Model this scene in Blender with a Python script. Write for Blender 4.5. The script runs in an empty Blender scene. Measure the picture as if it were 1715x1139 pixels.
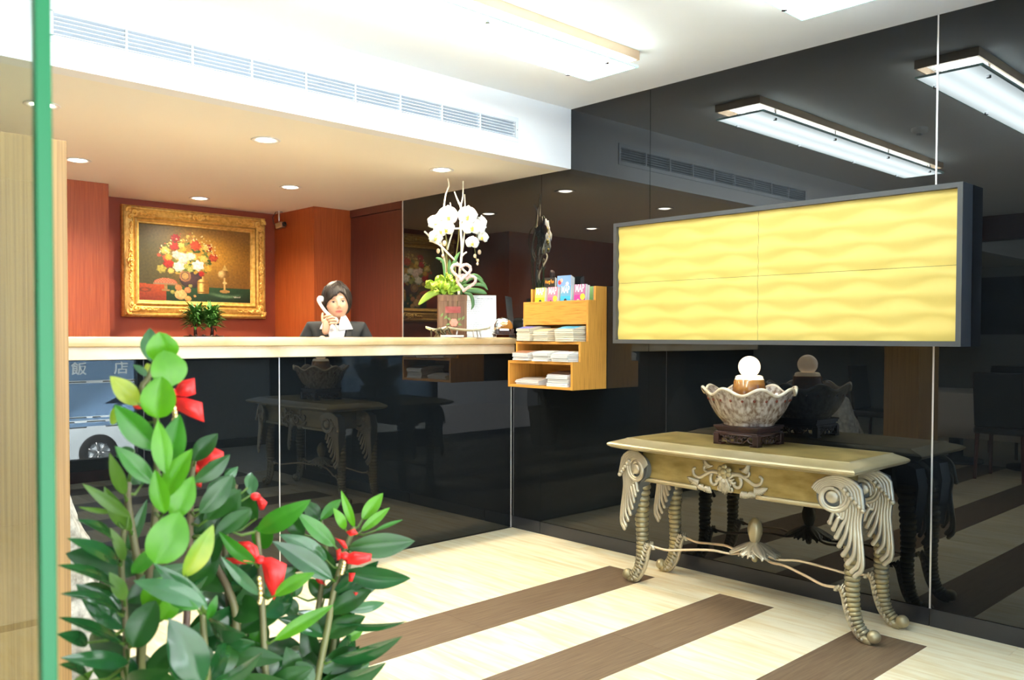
import bpy, bmesh, math, random
from mathutils import Vector, Matrix, Euler, noise
random.seed(7)
sc = bpy.context.scene
COL = sc.collection
PI = math.pi

# ---------------------------------------------------------------- camera
cam = bpy.data.cameras.new('camera'); camo = bpy.data.objects.new('camera', cam); COL.objects.link(camo)
YAW, PITCH, ROLL, FPX, CY = 0.7573, 0.0247, 0.0027, 1441.94, 599.4
cf = Vector((math.sin(YAW)*math.cos(PITCH), math.cos(YAW)*math.cos(PITCH), -math.sin(PITCH)))
cr = Vector((math.cos(YAW), -math.sin(YAW), 0)); cu = cr.cross(cf)
c_, s_ = math.cos(ROLL), math.sin(ROLL)
r2 = cr*c_ + cu*s_; u2 = cu*c_ - cr*s_
M = Matrix((r2, u2, -cf)).transposed().to_4x4(); M.translation = Vector((0, 0, 1.3))
camo.matrix_world = M
cam.sensor_fit = 'HORIZONTAL'; cam.sensor_width = 36.0; cam.lens = 36.0*FPX/1715
cam.shift_x = 0.0; cam.shift_y = (CY-569.5)/1715
cam.clip_start = 0.05; cam.clip_end = 200
cam.dof.use_dof = True; cam.dof.focus_distance = 4.6; cam.dof.aperture_fstop = cam.lens/1000/0.0042
sc.camera = camo

# ---------------------------------------------------------------- world, exposure
w = bpy.data.worlds.new('overcast_sky'); sc.world = w; w.use_nodes = True
bg = w.node_tree.nodes['Background']; bg.inputs[0].default_value = (0.84, 0.92, 1.0, 1); bg.inputs[1].default_value = 2.8
sc.view_settings.view_transform = 'Standard'; sc.view_settings.look = 'None'
sc.view_settings.exposure = 0.22; sc.view_settings.gamma = 1.0; sc.view_settings.use_curve_mapping = False
sl_ = bpy.data.lights.new('sun', 'SUN'); sl_.energy = 75; sl_.angle = .01; sl_.color = (1, .97, .92)
slo = bpy.data.objects.new('sun', sl_); COL.objects.link(slo); slo.location = (0, 20, 20); slo.rotation_euler = Vector((.60, -.35, -.72)).to_track_quat('-Z', 'Y').to_euler()
LAMP_E = 15.5        # ceiling lamp plates
DOWN_W = 98.0        # watts of each recessed downlight

# ---------------------------------------------------------------- material helpers
def setin(b, k, v):
    if k in b.inputs: b.inputs[k].default_value = v
def mat(name, col=(.8, .8, .8), rough=.5, metal=0, **kw):
    m = bpy.data.materials.new(name); m.use_nodes = True
    b = m.node_tree.nodes['Principled BSDF']
    setin(b, 'Base Color', (*col, 1)); setin(b, 'Roughness', rough); setin(b, 'Metallic', metal)
    for k, v in kw.items():
        if k == 'emis': setin(b, 'Emission Color', (*v[0], 1)); setin(b, 'Emission Strength', v[1])
        elif k == 'trans': setin(b, 'Transmission Weight', v)
        elif k == 'ior': setin(b, 'IOR', v)
        elif k == 'spec': setin(b, 'Specular IOR Level', v)
        elif k == 'coat': setin(b, 'Coat Weight', v)
        elif k == 'sss': setin(b, 'Subsurface Weight', v); setin(b, 'Subsurface Scale', .01)
        elif k == 'alpha': setin(b, 'Alpha', v)
    return m
def N(m, t, **kw):
    n = m.node_tree.nodes.new(t)
    for k, v in kw.items(): setattr(n, k, v)
    return n
def vary(m, c1, c2, scale=8, stretch=(1, 1, 1), detail=4, bump=0, pos=(.3, .7), rough=None, dist=0.0, coord='Object', kind='noise', bdist=.002):
    """colour runs between c1 and c2 over stretched noise; optional fine bump"""
    nt = m.node_tree; L = nt.links; b = nt.nodes['Principled BSDF']
    tc = N(m, 'ShaderNodeTexCoord'); mp = N(m, 'ShaderNodeMapping'); mp.inputs['Scale'].default_value = stretch
    L.new(tc.outputs[coord], mp.inputs['Vector'])
    if kind == 'noise':
        tx = N(m, 'ShaderNodeTexNoise'); tx.inputs['Scale'].default_value = scale; tx.inputs['Detail'].default_value = detail
        tx.inputs['Distortion'].default_value = dist; fac = tx.outputs['Fac']
    else:
        tx = N(m, 'ShaderNodeTexVoronoi'); tx.inputs['Scale'].default_value = scale; fac = tx.outputs['Distance']
    L.new(mp.outputs[0], tx.inputs['Vector'])
    rp = N(m, 'ShaderNodeValToRGB'); e = rp.color_ramp.elements
    e[0].position = pos[0]; e[0].color = (*c1, 1); e[1].position = pos[1]; e[1].color = (*c2, 1)
    L.new(fac, rp.inputs[0]); L.new(rp.outputs[0], b.inputs['Base Color'])
    if bump:
        bp = N(m, 'ShaderNodeBump'); bp.inputs['Strength'].default_value = bump; bp.inputs['Distance'].default_value = bdist
        L.new(fac, bp.inputs['Height']); L.new(bp.outputs[0], b.inputs['Normal'])
    if rough:
        mr = N(m, 'ShaderNodeMapRange'); mr.inputs['To Min'].default_value = rough[0]; mr.inputs['To Max'].default_value = rough[1]
        L.new(fac, mr.inputs['Value']); L.new(mr.outputs[0], b.inputs['Roughness'])
    return m
def objrand(m, amt=.12):
    """small brightness difference from object to object (planks, leaves)"""
    nt = m.node_tree; L = nt.links; b = nt.nodes['Principled BSDF']
    oi = N(m, 'ShaderNodeObjectInfo'); hs = N(m, 'ShaderNodeHueSaturation'); mr = N(m, 'ShaderNodeMapRange')
    mr.inputs['To Min'].default_value = 1-amt; mr.inputs['To Max'].default_value = 1+amt
    L.new(oi.outputs['Random'], mr.inputs['Value']); L.new(mr.outputs[0], hs.inputs['Value'])
    src = b.inputs['Base Color'].links
    if src: L.new(src[0].from_socket, hs.inputs['Color'])
    else: hs.inputs['Color'].default_value = b.inputs['Base Color'].default_value
    L.new(hs.outputs[0], b.inputs['Base Color'])
    # shift the grain from piece to piece
    for n in list(nt.nodes):
        if n.type == 'MAPPING':
            ml = N(m, 'ShaderNodeVectorMath', operation='SCALE'); ml.inputs['Scale'].default_value = 37.0
            cb = N(m, 'ShaderNodeCombineXYZ'); L.new(oi.outputs['Random'], cb.inputs[0]); L.new(oi.outputs['Random'], cb.inputs[1]); L.new(oi.outputs['Random'], cb.inputs[2])
            L.new(cb.outputs[0], ml.inputs[0]); L.new(ml.outputs[0], n.inputs['Location'])
    return m

def darken_hollows(m, dark, amt=.8, lo=.44, hi=.53):
    """dark tone mixed into the base colour of mesh hollows, by pointiness"""
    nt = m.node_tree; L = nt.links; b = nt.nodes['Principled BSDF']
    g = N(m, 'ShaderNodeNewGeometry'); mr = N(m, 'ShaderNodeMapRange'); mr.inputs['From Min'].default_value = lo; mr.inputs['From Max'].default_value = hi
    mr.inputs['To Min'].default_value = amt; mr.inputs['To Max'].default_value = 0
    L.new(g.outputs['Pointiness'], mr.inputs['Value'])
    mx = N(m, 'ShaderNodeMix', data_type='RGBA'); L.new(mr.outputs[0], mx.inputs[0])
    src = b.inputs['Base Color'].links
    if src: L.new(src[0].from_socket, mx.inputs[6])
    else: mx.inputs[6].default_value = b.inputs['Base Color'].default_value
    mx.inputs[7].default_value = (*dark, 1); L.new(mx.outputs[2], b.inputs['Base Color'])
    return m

MT = {}
MT['white_paint'] = mat('white_paint', (.92, .93, .94), .8)
MT['soffit_paint'] = mat('soffit_paint', (.95, .91, .80), .8)
MT['grey_wall'] = vary(mat('grey_wallpaper', (.5, .5, .47), .8), (.42, .42, .39), (.50, .50, .47), 60)
MT['black_glass'] = mat('black_glass', (.0062, .0078, .0092), .0, ior=1.60)
MT['kick'] = mat('dark_kick_plate', (.03, .03, .033), .12)
MT['seam'] = mat('bright_metal_trim', (.80, .77, .74), .3, .6)
MT['black_sat'] = mat('black_satin', (.02, .02, .022), .45)
MT['box_frame'] = mat('charcoal_frame', (.075, .075, .075), .5)
MT['red_wood'] = vary(mat('red_cherry_veneer', rough=.38), (.30, .055, .012), (.42, .095, .022), 6, (22, 22, .8), 5)
MT['dark_wood'] = vary(mat('dark_mahogany_veneer', rough=.35), (.085, .018, .012), (.125, .03, .018), 6, (22, 22, .8), 5)
MT['red_wall'] = vary(mat('brick_red_wall', rough=.6), (.26, .045, .017), (.30, .055, .021), 8)
MT['light_board'] = vary(mat('light_zebra_veneer', rough=.45), (.34, .18, .055), (.49, .28, .095), 5, (26, 26, .25), 3, pos=(.35, .65))
MT['rack_wood'] = vary(mat('honey_beech_laminate', rough=.45), (.44, .18, .025), (.66, .31, .055), 7, (1.2, 1.2, 26), 4, pos=(.3, .5))
MT['rack_side'] = vary(mat('honey_beech_laminate_upright', rough=.45), (.44, .18, .025), (.66, .31, .055), 7, (26, 26, .8), 4, pos=(.3, .5))
MT['plank_l'] = objrand(vary(mat('pale_pine_plank', rough=.42), (.76, .60, .32), (.88, .79, .56), 3.2, (9, 1.0, 1), 6, pos=(.3, .60), dist=.4), .05)
MT['plank_d'] = objrand(vary(mat('dark_walnut_plank', rough=.38), (.145, .09, .052), (.235, .16, .095), 5, (1.2, 22, 1), 6), .08)
MT['subfloor'] = mat('subfloor', (.10, .075, .05), .8)
MT['floor_far'] = vary(mat('pale_floor', rough=.45), (.78, .68, .50), (.86, .79, .64), 3, (8, 1, 1))
MT['marble'] = vary(mat('cream_marble', rough=.2), (.60, .38, .15), (.80, .63, .36), 2.4, (1, 1, 1.5), 8, pos=(.25, .6), dist=1.2)
MT['marble2'] = vary(mat('cream_marble_apron', rough=.25), (.66, .49, .29), (.82, .71, .52), 2.0, (1, 1, 1.5), 8, pos=(.3, .6), dist=1.0)
MT['gold'] = darken_hollows(vary(mat('gilded_wood', rough=.35, metal=.45), (.85, .50, .08), (1.0, .74, .24), 30, detail=6, bump=.3, rough=(.28, .5)), (.25, .09, .01), .8, .42, .50)
MT['gold_ground'] = darken_hollows(vary(mat('toned_gilt_ground', rough=.42, metal=.35), (.62, .34, .06), (.95, .64, .18), 34, detail=6, bump=.4), (.14, .05, .01), .8, .42, .5)
MT['champagne'] = vary(mat('champagne_gilt', rough=.4, metal=.55), (.36, .30, .16), (.50, .42, .25), 5, detail=3, rough=(.3, .5))
MT['old_gold'] = vary(mat('antique_gold_leaf', rough=.42, metal=.45), (.24, .17, .045), (.42, .31, .11), 9, (1, 1, 3), detail=10, rough=(.32, .5), pos=(.3, .65))
MT['silver_leaf'] = darken_hollows(vary(mat('silver_champagne_carving', rough=.36, metal=.6), (.45, .395, .285), (.64, .565, .415), 9, detail=3), (.11, .11, .10), .95, .45, .52)
MT['silver_dark'] = mat('darkened_silver_groove', (.16, .17, .17), .5, .5)
MT['ring_gold'] = darken_hollows(vary(mat('ringed_leg_gilt', rough=.38, metal=.5), (.24, .22, .16), (.46, .37, .17), 9, detail=6), (.05, .045, .03), .9)
MT['rod'] = mat('pinkish_gold_rod', (.75, .58, .38), .35, .6)
MT['rosewood'] = vary(mat('dark_rosewood', rough=.3), (.018, .009, .008), (.05, .02, .015), 6, (6, 6, 1))
MT['chrome'] = mat('chrome', (.8, .8, .82), .12, 1)
MT['steel'] = mat('brushed_steel', (.6, .6, .62), .3, 1)
MT['white_plastic'] = mat('white_plastic', (.85, .84, .80), .35)
MT['black_plastic'] = mat('black_plastic', (.02, .02, .02), .4)
MT['skin'] = mat('skin', (.80, .50, .36), .5, sss=.08)
MT['hair'] = vary(mat('black_brown_hair', rough=.5), (.005, .004, .0035), (.025, .015, .010), 40, (4, 4, 1))
MT['suit'] = mat('charcoal_suit_cloth', (.013, .017, .021), .8)
MT['shirt'] = mat('white_shirt_cloth', (.86, .86, .86), .7)
MT['lamp_white'] = mat('lamp_body_white', (.85, .84, .82), .4)
MT['copper'] = mat('champagne_lamp_rim', (.70, .50, .33), .35, .5)

# ---------------------------------------------------------------- mesh builder
def frame_at(t, up=Vector((0, 0, 1))):
    t = t.normalized()
    if abs(t.dot(up)) > .95: up = Vector((1, 0, 0)) if abs(t.x) < .9 else Vector((0, 1, 0))
    a = up.cross(t).normalized(); b = t.cross(a).normalized()
    return a, b
class MB:
    def __init__(s): s.v = []; s.f = []; s.fm = []; s.cm = 0; s.T = None
    def add(s, vs, fs):
        o = len(s.v)
        for p in vs:
            p = Vector(p); s.v.append(s.T @ p if s.T else p)
        for f in fs: s.f.append(tuple(i+o for i in f)); s.fm.append(s.cm)
        return s
    def box(s, x0, x1, y0, y1, z0, z1, bev=0):
        if bev:
            b = min(bev, (x1-x0)*.45, (y1-y0)*.45, (z1-z0)*.45)
            pts = []
            cx, cy, cz = (x0+x1)/2, (y0+y1)/2, (z0+z1)/2; hx, hy, hz = (x1-x0)/2, (y1-y0)/2, (z1-z0)/2
            bm = bmesh.new(); bmesh.ops.create_cube(bm, size=1)
            for v in bm.verts: v.co = Vector((cx+v.co.x*2*hx, cy+v.co.y*2*hy, cz+v.co.z*2*hz))
            bmesh.ops.bevel(bm, geom=bm.edges[:]+bm.verts[:], offset=b, segments=2, affect='EDGES', profile=.5)
            bm.verts.index_update(); s.add([v.co.copy() for v in bm.verts], [[v.index for v in f.verts] for f in bm.faces]); bm.free(); return s
        return s.add([(x0, y0, z0), (x1, y0, z0), (x1, y1, z0), (x0, y1, z0), (x0, y0, z1), (x1, y0, z1), (x1, y1, z1), (x0, y1, z1)],
                     [(0, 3, 2, 1), (4, 5, 6, 7), (0, 1, 5, 4), (1, 2, 6, 5), (2, 3, 7, 6), (3, 0, 4, 7)])
    def tube(s, pts, rad, n=8, cap=True, squash=1.0, up=Vector((0, 0, 1)), closed=False):
        pts = [Vector(p) for p in pts]; k = len(pts)
        if not hasattr(rad, '__len__'): rad = [rad]*k
        vs = []; a = None
        for i, p in enumerate(pts):
            if closed: t = pts[(i+1) % k]-pts[i-1]
            else: t = pts[min(i+1, k-1)]-pts[max(i-1, 0)]
            if t.length < 1e-9: t = Vector((0, 0, 1))
            t.normalize()
            if a is None: a, b = frame_at(t, up)
            else:
                a = (a-t*a.dot(t)); a = a.normalized() if a.length > 1e-6 else frame_at(t, up)[0]
                b = t.cross(a).normalized()
            for j in range(n):
                an = 2*PI*j/n
                vs.append(p+(a*math.cos(an)+b*math.sin(an)*squash)*rad[i])
        fs = []
        for i in range(k if closed else k-1):
            i2 = (i+1) % k
            for j in range(n): fs.append((i*n+j, i*n+(j+1) % n, i2*n+(j+1) % n, i2*n+j))
        if cap and not closed: fs.append(tuple(reversed(range(n)))); fs.append(tuple((k-1)*n+j for j in range(n)))
        return s.add(vs, fs)
    def lathe(s, prof, n=32, c=(0, 0, 0), fn=None, cap=True):
        """prof: (r, z) list; fn(r, z, angle) -> (r, z) may modulate"""
        vs = []; c = Vector(c)
        for r, z in prof:
            for j in range(n):
                a = 2*PI*j/n; rr, zz = (r, z) if fn is None else fn(r, z, a)
                vs.append(c+Vector((rr*math.cos(a), rr*math.sin(a), zz)))
        fs = []; k = len(prof)
        for i in range(k-1):
            for j in range(n): fs.append((i*n+j, i*n+(j+1) % n, (i+1)*n+(j+1) % n, (i+1)*n+j))
        if cap: fs.append(tuple(reversed(range(n)))); fs.append(tuple((k-1)*n+j for j in range(n)))
        return s.add(vs, fs)
    def ball(s, c, r, n=12, m=8, sq=(1, 1, 1)):
        vs = []; c = Vector(c)
        for i in range(1, m):
            th = PI*i/m
            for j in range(n):
                a = 2*PI*j/n; vs.append(c+Vector((r*sq[0]*math.sin(th)*math.cos(a), r*sq[1]*math.sin(th)*math.sin(a), r*sq[2]*math.cos(th))))
        top = len(vs); vs.append(c+Vector((0, 0, r*sq[2]))); vs.append(c-Vector((0, 0, r*sq[2])))
        fs = []
        for i in range(m-2):
            for j in range(n): fs.append((i*n+j, (i+1)*n+j, (i+1)*n+(j+1) % n, i*n+(j+1) % n))
        for j in range(n): fs.append((top, j, (j+1) % n)); fs.append((top+1, (m-2)*n+(j+1) % n, (m-2)*n+j))
        return s.add(vs, fs)
    def prism(s, poly, h, ax='z', o=0):
        """extrude polygon (2-D) by h along axis; ax x: poly=(y,z); y: poly=(x,z); z: poly=(x,y)"""
        k = len(poly)
        f = {'z': lambda p, q: (p[0], p[1], q), 'x': lambda p, q: (q, p[0], p[1]), 'y': lambda p, q: (p[0], q, p[1])}[ax]
        vs = [f(p, o) for p in poly]+[f(p, o+h) for p in poly]
        fs = [tuple(reversed(range(k))), tuple(range(k, 2*k))]+[(i, (i+1) % k, k+(i+1) % k, k+i) for i in range(k)]
        return s.add(vs, fs)
    def grid(s, nu, nv, fn):
        vs = [fn(i/nu, j/nv) for j in range(nv+1) for i in range(nu+1)]
        return s.add(vs, [(j*(nu+1)+i, j*(nu+1)+i+1, (j+1)*(nu+1)+i+1, (j+1)*(nu+1)+i) for j in range(nv) for i in range(nu)])
    def build(s, name, m, parent=None, smooth=False, fixn=True, local=False, auto=None, solid=0):
        me = bpy.data.meshes.new(name); me.from_pydata([tuple(v) for v in s.v], [], s.f)
        ms = m if isinstance(m, (list, tuple)) else [m]
        for q in ms: me.materials.append(MT[q] if isinstance(q, str) else q)
        for p, i in zip(me.polygons, s.fm): p.material_index = i
        if fixn:
            bm = bmesh.new(); bm.from_mesh(me); bmesh.ops.recalc_face_normals(bm, faces=bm.faces); bm.to_mesh(me); bm.free()
        if smooth:
            me.shade_smooth()
            if auto:
                for e_ in []: pass
                me.set_sharp_from_angle(angle=math.radians(auto))
        me.update()
        o = bpy.data.objects.new(name, me); COL.objects.link(o)
        if parent is not None:
            o.parent = parent
            if parent.type == 'EMPTY' and not local: o.matrix_parent_inverse = root_inv(parent)
        if solid:
            md = o.modifiers.new('thickness', 'SOLIDIFY'); md.thickness = solid; md.offset = 0
        return o
def root_inv(e):
    return (Matrix.Translation(e.location) @ Euler(e.rotation_euler).to_matrix().to_4x4()).inverted()
def tag(o, label=None, cat=None, group=None, kind=None):
    if label: o['label'] = label
    if cat: o['category'] = cat
    if group: o['group'] = group
    if kind: o['kind'] = kind
    return o
def thing(name, loc, label, cat, group=None, rz=0):
    e = bpy.data.objects.new(name, None); COL.objects.link(e); e.location = loc; e.rotation_euler = (0, 0, rz)
    e.empty_display_size = .05
    return tag(e, label, cat, group)
def struct(o): o['kind'] = 'structure'; return o
def sempty(name, loc=(0, 0, 0)):
    e = bpy.data.objects.new(name, None); COL.objects.link(e); e.location = loc; e['kind'] = 'structure'; return e
def dup_tree(o, parent=None):
    c = o.copy(); COL.objects.link(c)
    if parent is not None: c.parent = parent
    for ch in [x for x in o.children]:
        dup_tree(ch, c)
    return c
def clone(o, parent, loc=None):
    c = o.copy(); COL.objects.link(c); mi = o.matrix_parent_inverse.copy(); c.parent = parent; c.matrix_parent_inverse = mi
    if loc is not None: c.location = loc
    return c
def text_mesh(body, size, sx=1.0, thick=0.0):
    cu = bpy.data.curves.new('lettering', 'FONT'); cu.body = body; cu.size = size; cu.extrude = thick; cu.align_x = 'CENTER'; cu.align_y = 'CENTER'
    cu.resolution_u = 3; cu.offset = size*.012
    o = bpy.data.objects.new('lettering', cu); COL.objects.link(o); bpy.context.view_layer.update()
    me = bpy.data.meshes.new_from_object(o.evaluated_get(bpy.context.evaluated_depsgraph_get()))
    bpy.data.objects.remove(o); bpy.data.curves.remove(cu)
    for v in me.vertices: v.co.x *= sx
    return me
def text_obj(body, size, m, mw, parent, sx=1.0, name='lettering'):
    me = text_mesh(body, size, sx); me.transform(mw); me.materials.clear(); me.materials.append(MT[m] if isinstance(m, str) else m)
    o = bpy.data.objects.new(name, me); COL.objects.link(o); o.parent = parent
    if parent is not None and parent.type == 'EMPTY': o.matrix_parent_inverse = root_inv(parent)
    return o
# ================================================================ SETTING
XW, YC, YF, ZC, ZS = 4.02, 4.25, 3.72, 2.732, 2.359
# ---- floor: base slab with every plank of the visible room laid on it
fl = sempty('floor')
MB().box(-6, 4.2, .30, 7.1, -.12, -.006).box(2.95, 6.2, -1.15, .32, -.12, -.006).build('subfloor', 'subfloor', fl)
MB().box(-6, -1.5, .30, 7.1, -.006, 0).box(-1.5, 4.02, 4.36, 7.1, -.006, 0).box(3.745, 6.2, -1.1, .836, -.006, 0).build('floor_surface', 'floor_far', fl)
bands = [(3.15, 4.24), (2.425, 2.83), (1.715, 2.12), (1.01, 1.41)]
pw = .1525; gap = .0006
def plank(x0, x1, y0, y1, m, cache={}):
    k = (round(x1-x0, 4), round(y1-y0, 4), m)
    if k not in cache:
        o = MB().box(gap, x1-x0-gap, gap, y1-y0-gap, -.006, 0).build('plank', m, fl); cache[k] = o.data
        o.location = (x0, y0, 0)
    else:
        o = bpy.data.objects.new('plank', cache[k]); COL.objects.link(o); o.parent = fl; o.location = (x0, y0, 0)
    return o
x = 3.745
n = 0
while x > -.6:
    for (a, b) in bands: plank(x-pw, x, a, b, 'plank_l')
    x -= pw; n += 1
xe = x
for (a, b) in bands: MB().box(-1.5, xe, a, b, -.006, 0).build('plank', 'plank_l', fl)
for x0, x1 in ((3.745, 3.883), (3.883, 4.02)):
    y = 4.24
    for L_ in ((1.20, 1.15, 1.04) if x0 < 3.8 else (.7, 1.2, 1.2, .29)):
        y1 = y; y = max(.84, y-L_); plank(x0, x1, y, y1, 'plank_l')
for k, yb in enumerate((2.83, 2.12, 1.41)):
    ye = {0: 3.15, 1: 2.425, 2: 1.715}[k]; x = 3.745
    for L_ in ((1.22, 1.22, 1.22, 1.22, .4) if k % 2 == 0 else (.85, 1.22, 1.22, 1.22, .8)):
        x1 = x; x -= L_
        if x1 > -1.5: plank(max(x, -1.5), x1, yb, ye, 'plank_d')
MB().box(-1.5, 3.745, .70, 1.01, -.006, 0).build('plank', 'plank_d', fl)
MB().box(-1.5, 3.745, .31, .70, -.006, 0).build('plank', 'plank_l', fl)

# ---- ceiling, bulkhead and soffit
cl = struct(MB().box(-6, 6.2, -.30, YF, ZC, ZC+.12).box(3.45, 6.2, -1.15, -.30, ZC, ZC+.12).build('ceiling', 'white_paint'))
struct(MB().box(-6, 4.15, YF, 7.1, ZS, ZS+.1).build('ceiling_reception', 'soffit_paint'))
vx0, vx1, vz0, vz1 = 1.03, 3.535, 2.474, 2.574
b = MB(); b.box(-6, XW, YF-.004, YF+.1, ZS-.001, vz0).box(-6, XW, YF-.004, YF+.1, vz1, ZC).box(-6, vx0, YF-.004, YF+.1, vz0, vz1).box(vx1, XW, YF-.004, YF+.1, vz0, vz1)
struct(b.build('wall_bulkhead', 'white_paint'))
# ---- walls
wr = sempty('wall_right')
MB().box(XW+.012, XW+.15, .84, 7.1, 0, ZC).build('backing', 'black_sat', wr)
ys = [.84, 1.504, 3.093, 3.975, 5.498]
for i in range(4):
    y0, y1 = ys[i]+.0015, ys[i+1]-.0015
    MB().box(XW, XW+.011, y0, y1, .082, ZC if y1 < YF+.3 else ZS+.01, 0).build('glass_panel', 'black_glass', wr)
for i in range(4):
    MB().box(XW-.006, XW+.011, ys[i]+.001, ys[i+1]-.001, 0, .080, .0015).build('kick_plate', 'kick', wr)
MB().box(XW-.0025, XW+.008, 1.5005, 1.5075, .08, ZC).build('joint_strip', 'seam', wr)
MB().box(XW-.004, XW+.012, 5.494, 5.504, 1.0, ZS).build('joint_strip', 'seam', wr)
MB().box(XW-.004, XW+.15, .83, .84, 0, ZC).build('end_strip', 'black_sat', wr)
# mahogany end of the right wall, behind the counter
wm = sempty('wall_reception_right')
MB().box(XW, XW+.02, 5.504, 6.25, 0, ZS-.065).box(XW-.008, XW+.02, 5.504, 6.25, ZS-.06, ZS).build('panel', 'dark_wood', wm)
MB().box(XW+.02, XW+.15, 5.50, 7.1, 0, ZS).build('backing', 'black_sat', wm)
# back wall with two veneered pilasters
wb = sempty('wall_back')
MB().box(2.10, 3.68, 6.90, 7.05, 0, ZS).build('red_panel', 'red_wall', wb)
MB().box(3.67, 4.14, 6.24, 7.05, 0, ZS).build('pilaster', 'red_wood', wb)
MB().box(.4, 2.10, 6.33, 7.05, 0, ZS).build('pilaster', 'red_wood', wb)
MB().box(-6, .4, 6.6, 7.05, 0, ZS).build('panel', 'grey_wall', wb)
struct(MB().box(-6.1, -6, -.1, 7.1, 0, ZC).build('wall_left', 'grey_wall'))
struct(MB().box(-6, -.5, .28, .38, 0, .9).box(-6, -.5, .28, .38, 2.3, ZC).box(-6, -3.4, .28, .38, .9, 2.3).box(-1.9, -.5, .28, .38, .9, 2.3).build('wall_street_side', 'grey_wall'))
g = mat('clear_glass', (1, 1, 1), 0, trans=1, ior=1.45); MT['clear_glass'] = g
def arch_glass(name, tint=(1, 1, 1), refl=.07):
    """thin architectural glass: straight-through transparency plus a clean reflection"""
    m = bpy.data.materials.new(name); m.use_nodes = True; nt = m.node_tree; nt.nodes.clear()
    o = nt.nodes.new('ShaderNodeOutputMaterial'); t = nt.nodes.new('ShaderNodeBsdfTransparent'); gl = nt.nodes.new('ShaderNodeBsdfGlossy'); mx = nt.nodes.new('ShaderNodeMixShader'); fr = nt.nodes.new('ShaderNodeLayerWeight')
    pw_ = nt.nodes.new('ShaderNodeMath'); pw_.operation = 'POWER'; pw_.inputs[1].default_value = 5; ma = nt.nodes.new('ShaderNodeMath'); ma.operation = 'MULTIPLY_ADD'; ma.inputs[1].default_value = .38; ma.inputs[2].default_value = .035
    t.inputs[0].default_value = (*tint, 1); gl.inputs['Roughness'].default_value = 0; fr.inputs[0].default_value = .5
    nt.links.new(fr.outputs[1], pw_.inputs[0]); nt.links.new(pw_.outputs[0], ma.inputs[0])
    nt.links.new(ma.outputs[0], mx.inputs[0]); nt.links.new(t.outputs[0], mx.inputs[1]); nt.links.new(gl.outputs[0], mx.inputs[2]); nt.links.new(mx.outputs[0], o.inputs[0])
    return m
MT['pane'] = arch_glass('thin_window_glass', (.93, .97, .95))
struct(MB().box(-3.4, -1.9, .325, .335, .9, 2.3).build('window_1', 'pane'))

# ---- shop front on the street side (seen mirrored in the counter): marble step, black frame, filmed glass
sf = sempty('window_2')
MT['red_marble'] = vary(mat('dark_red_marble', rough=.2), (.06, .008, .008), (.16, .03, .028), 14, detail=8)
MT['frost'] = mat('frosted_film', (.42, .62, .92), .5, trans=.8, ior=1.0)
MT['film_white'] = mat('etched_white', (.95, .97, 1.0), .5, trans=.3)
MB().box(1.60, 2.98, .27, .41, 0, .10).build('stone_plinth', 'red_marble', sf)
MB().box(1.60, 2.98, .30, .39, .10, .20, .004).box(1.60, 1.65, .30, .39, .2, 2.35).box(2.93, 2.98, .30, .39, .2, 2.35).box(1.60, 2.98, .30, .39, 2.3, 2.36).build('window_frame', 'black_sat', sf)
MB().box(1.65, 2.93, .340, .350, .20, 2.30).build('pane', 'pane', sf)
b = MB()
for z0, z1 in ((.49, .525), (.545, .565), (.58, .875), (1.10, 2.3)): b.box(1.65, 2.93, .351, .3525, z0, z1)
b.build('frosted_film', 'frost', sf)
b = MB()
for k, (x0, x1) in enumerate(((1.75, 1.95), (2.0, 2.12), (2.30, 2.50), (2.64, 2.93))): b.box(x0, x1, .353, .354, .882, .893)
for x0, x1, z in ((2.33, 2.5, .57), (2.55, 2.62, .57), (2.75, 2.93, .572), (2.33, 2.4, .532), (2.5, 2.66, .532), (2.8, 2.9, .533), (2.33, 2.5, .483), (2.66, 2.93, .483)): b.box(x0, x1, .353, .354, z-.005, z+.006)
b.build('etched_line', 'film_white', sf)
# lettering reads from the street, so it reads again in the mirror of the counter
# the characters are left clear: the film band is laid around them row by row
tris = []
for ch, xx in (('飯', 2.44), ('店', 2.80)):
    me = text_mesh(ch, .120, 1.1)
    for p in me.polygons:
        q = [me.vertices[i].co for i in p.vertices]
        for i in range(1, len(q)-1): tris.append([(xx+c.x, .998+c.y) for c in (q[0], q[i], q[i+1])])
    bpy.data.meshes.remove(me)
b = MB(); zr = .90; dz = .0025
while zr < 1.085:
    zc_ = zr+dz/2; runs = []
    for t_ in tris:
        xs = []
        for i in range(3):
            (xa, za), (xb, zb_) = t_[i], t_[(i+1) % 3]
            if (za-zc_)*(zb_-zc_) < 0: xs.append(xa+(xb-xa)*(zc_-za)/(zb_-za))
        if len(xs) == 2: runs.append((min(xs)-.0004, max(xs)+.0004))
    runs.sort(); x_ = 1.65
    for a_, c_2 in runs:
        if a_ > x_: b.box(x_, a_, .351, .3525, zr, zr+dz)
        x_ = max(x_, c_2)
    b.box(x_, 2.93, .351, .3525, zr, zr+dz); zr += dz
b.build('lettered_film', 'frost', sf)
struct(MB().box(1.60, 2.98, .28, .40, 2.36, ZC).build('wall_over_window', 'grey_wall'))
struct(MB().prism([(2.98, .42), (3.05, .42), (3.575, -1.15), (3.525, -1.15)], ZC, 'z', 0).build('wall_window_return', 'black_sat'))
MB().box(-.5, -.36, .26, .40, 0, ZC).build('door_post', 'light_board')['kind'] = 'structure'
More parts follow.
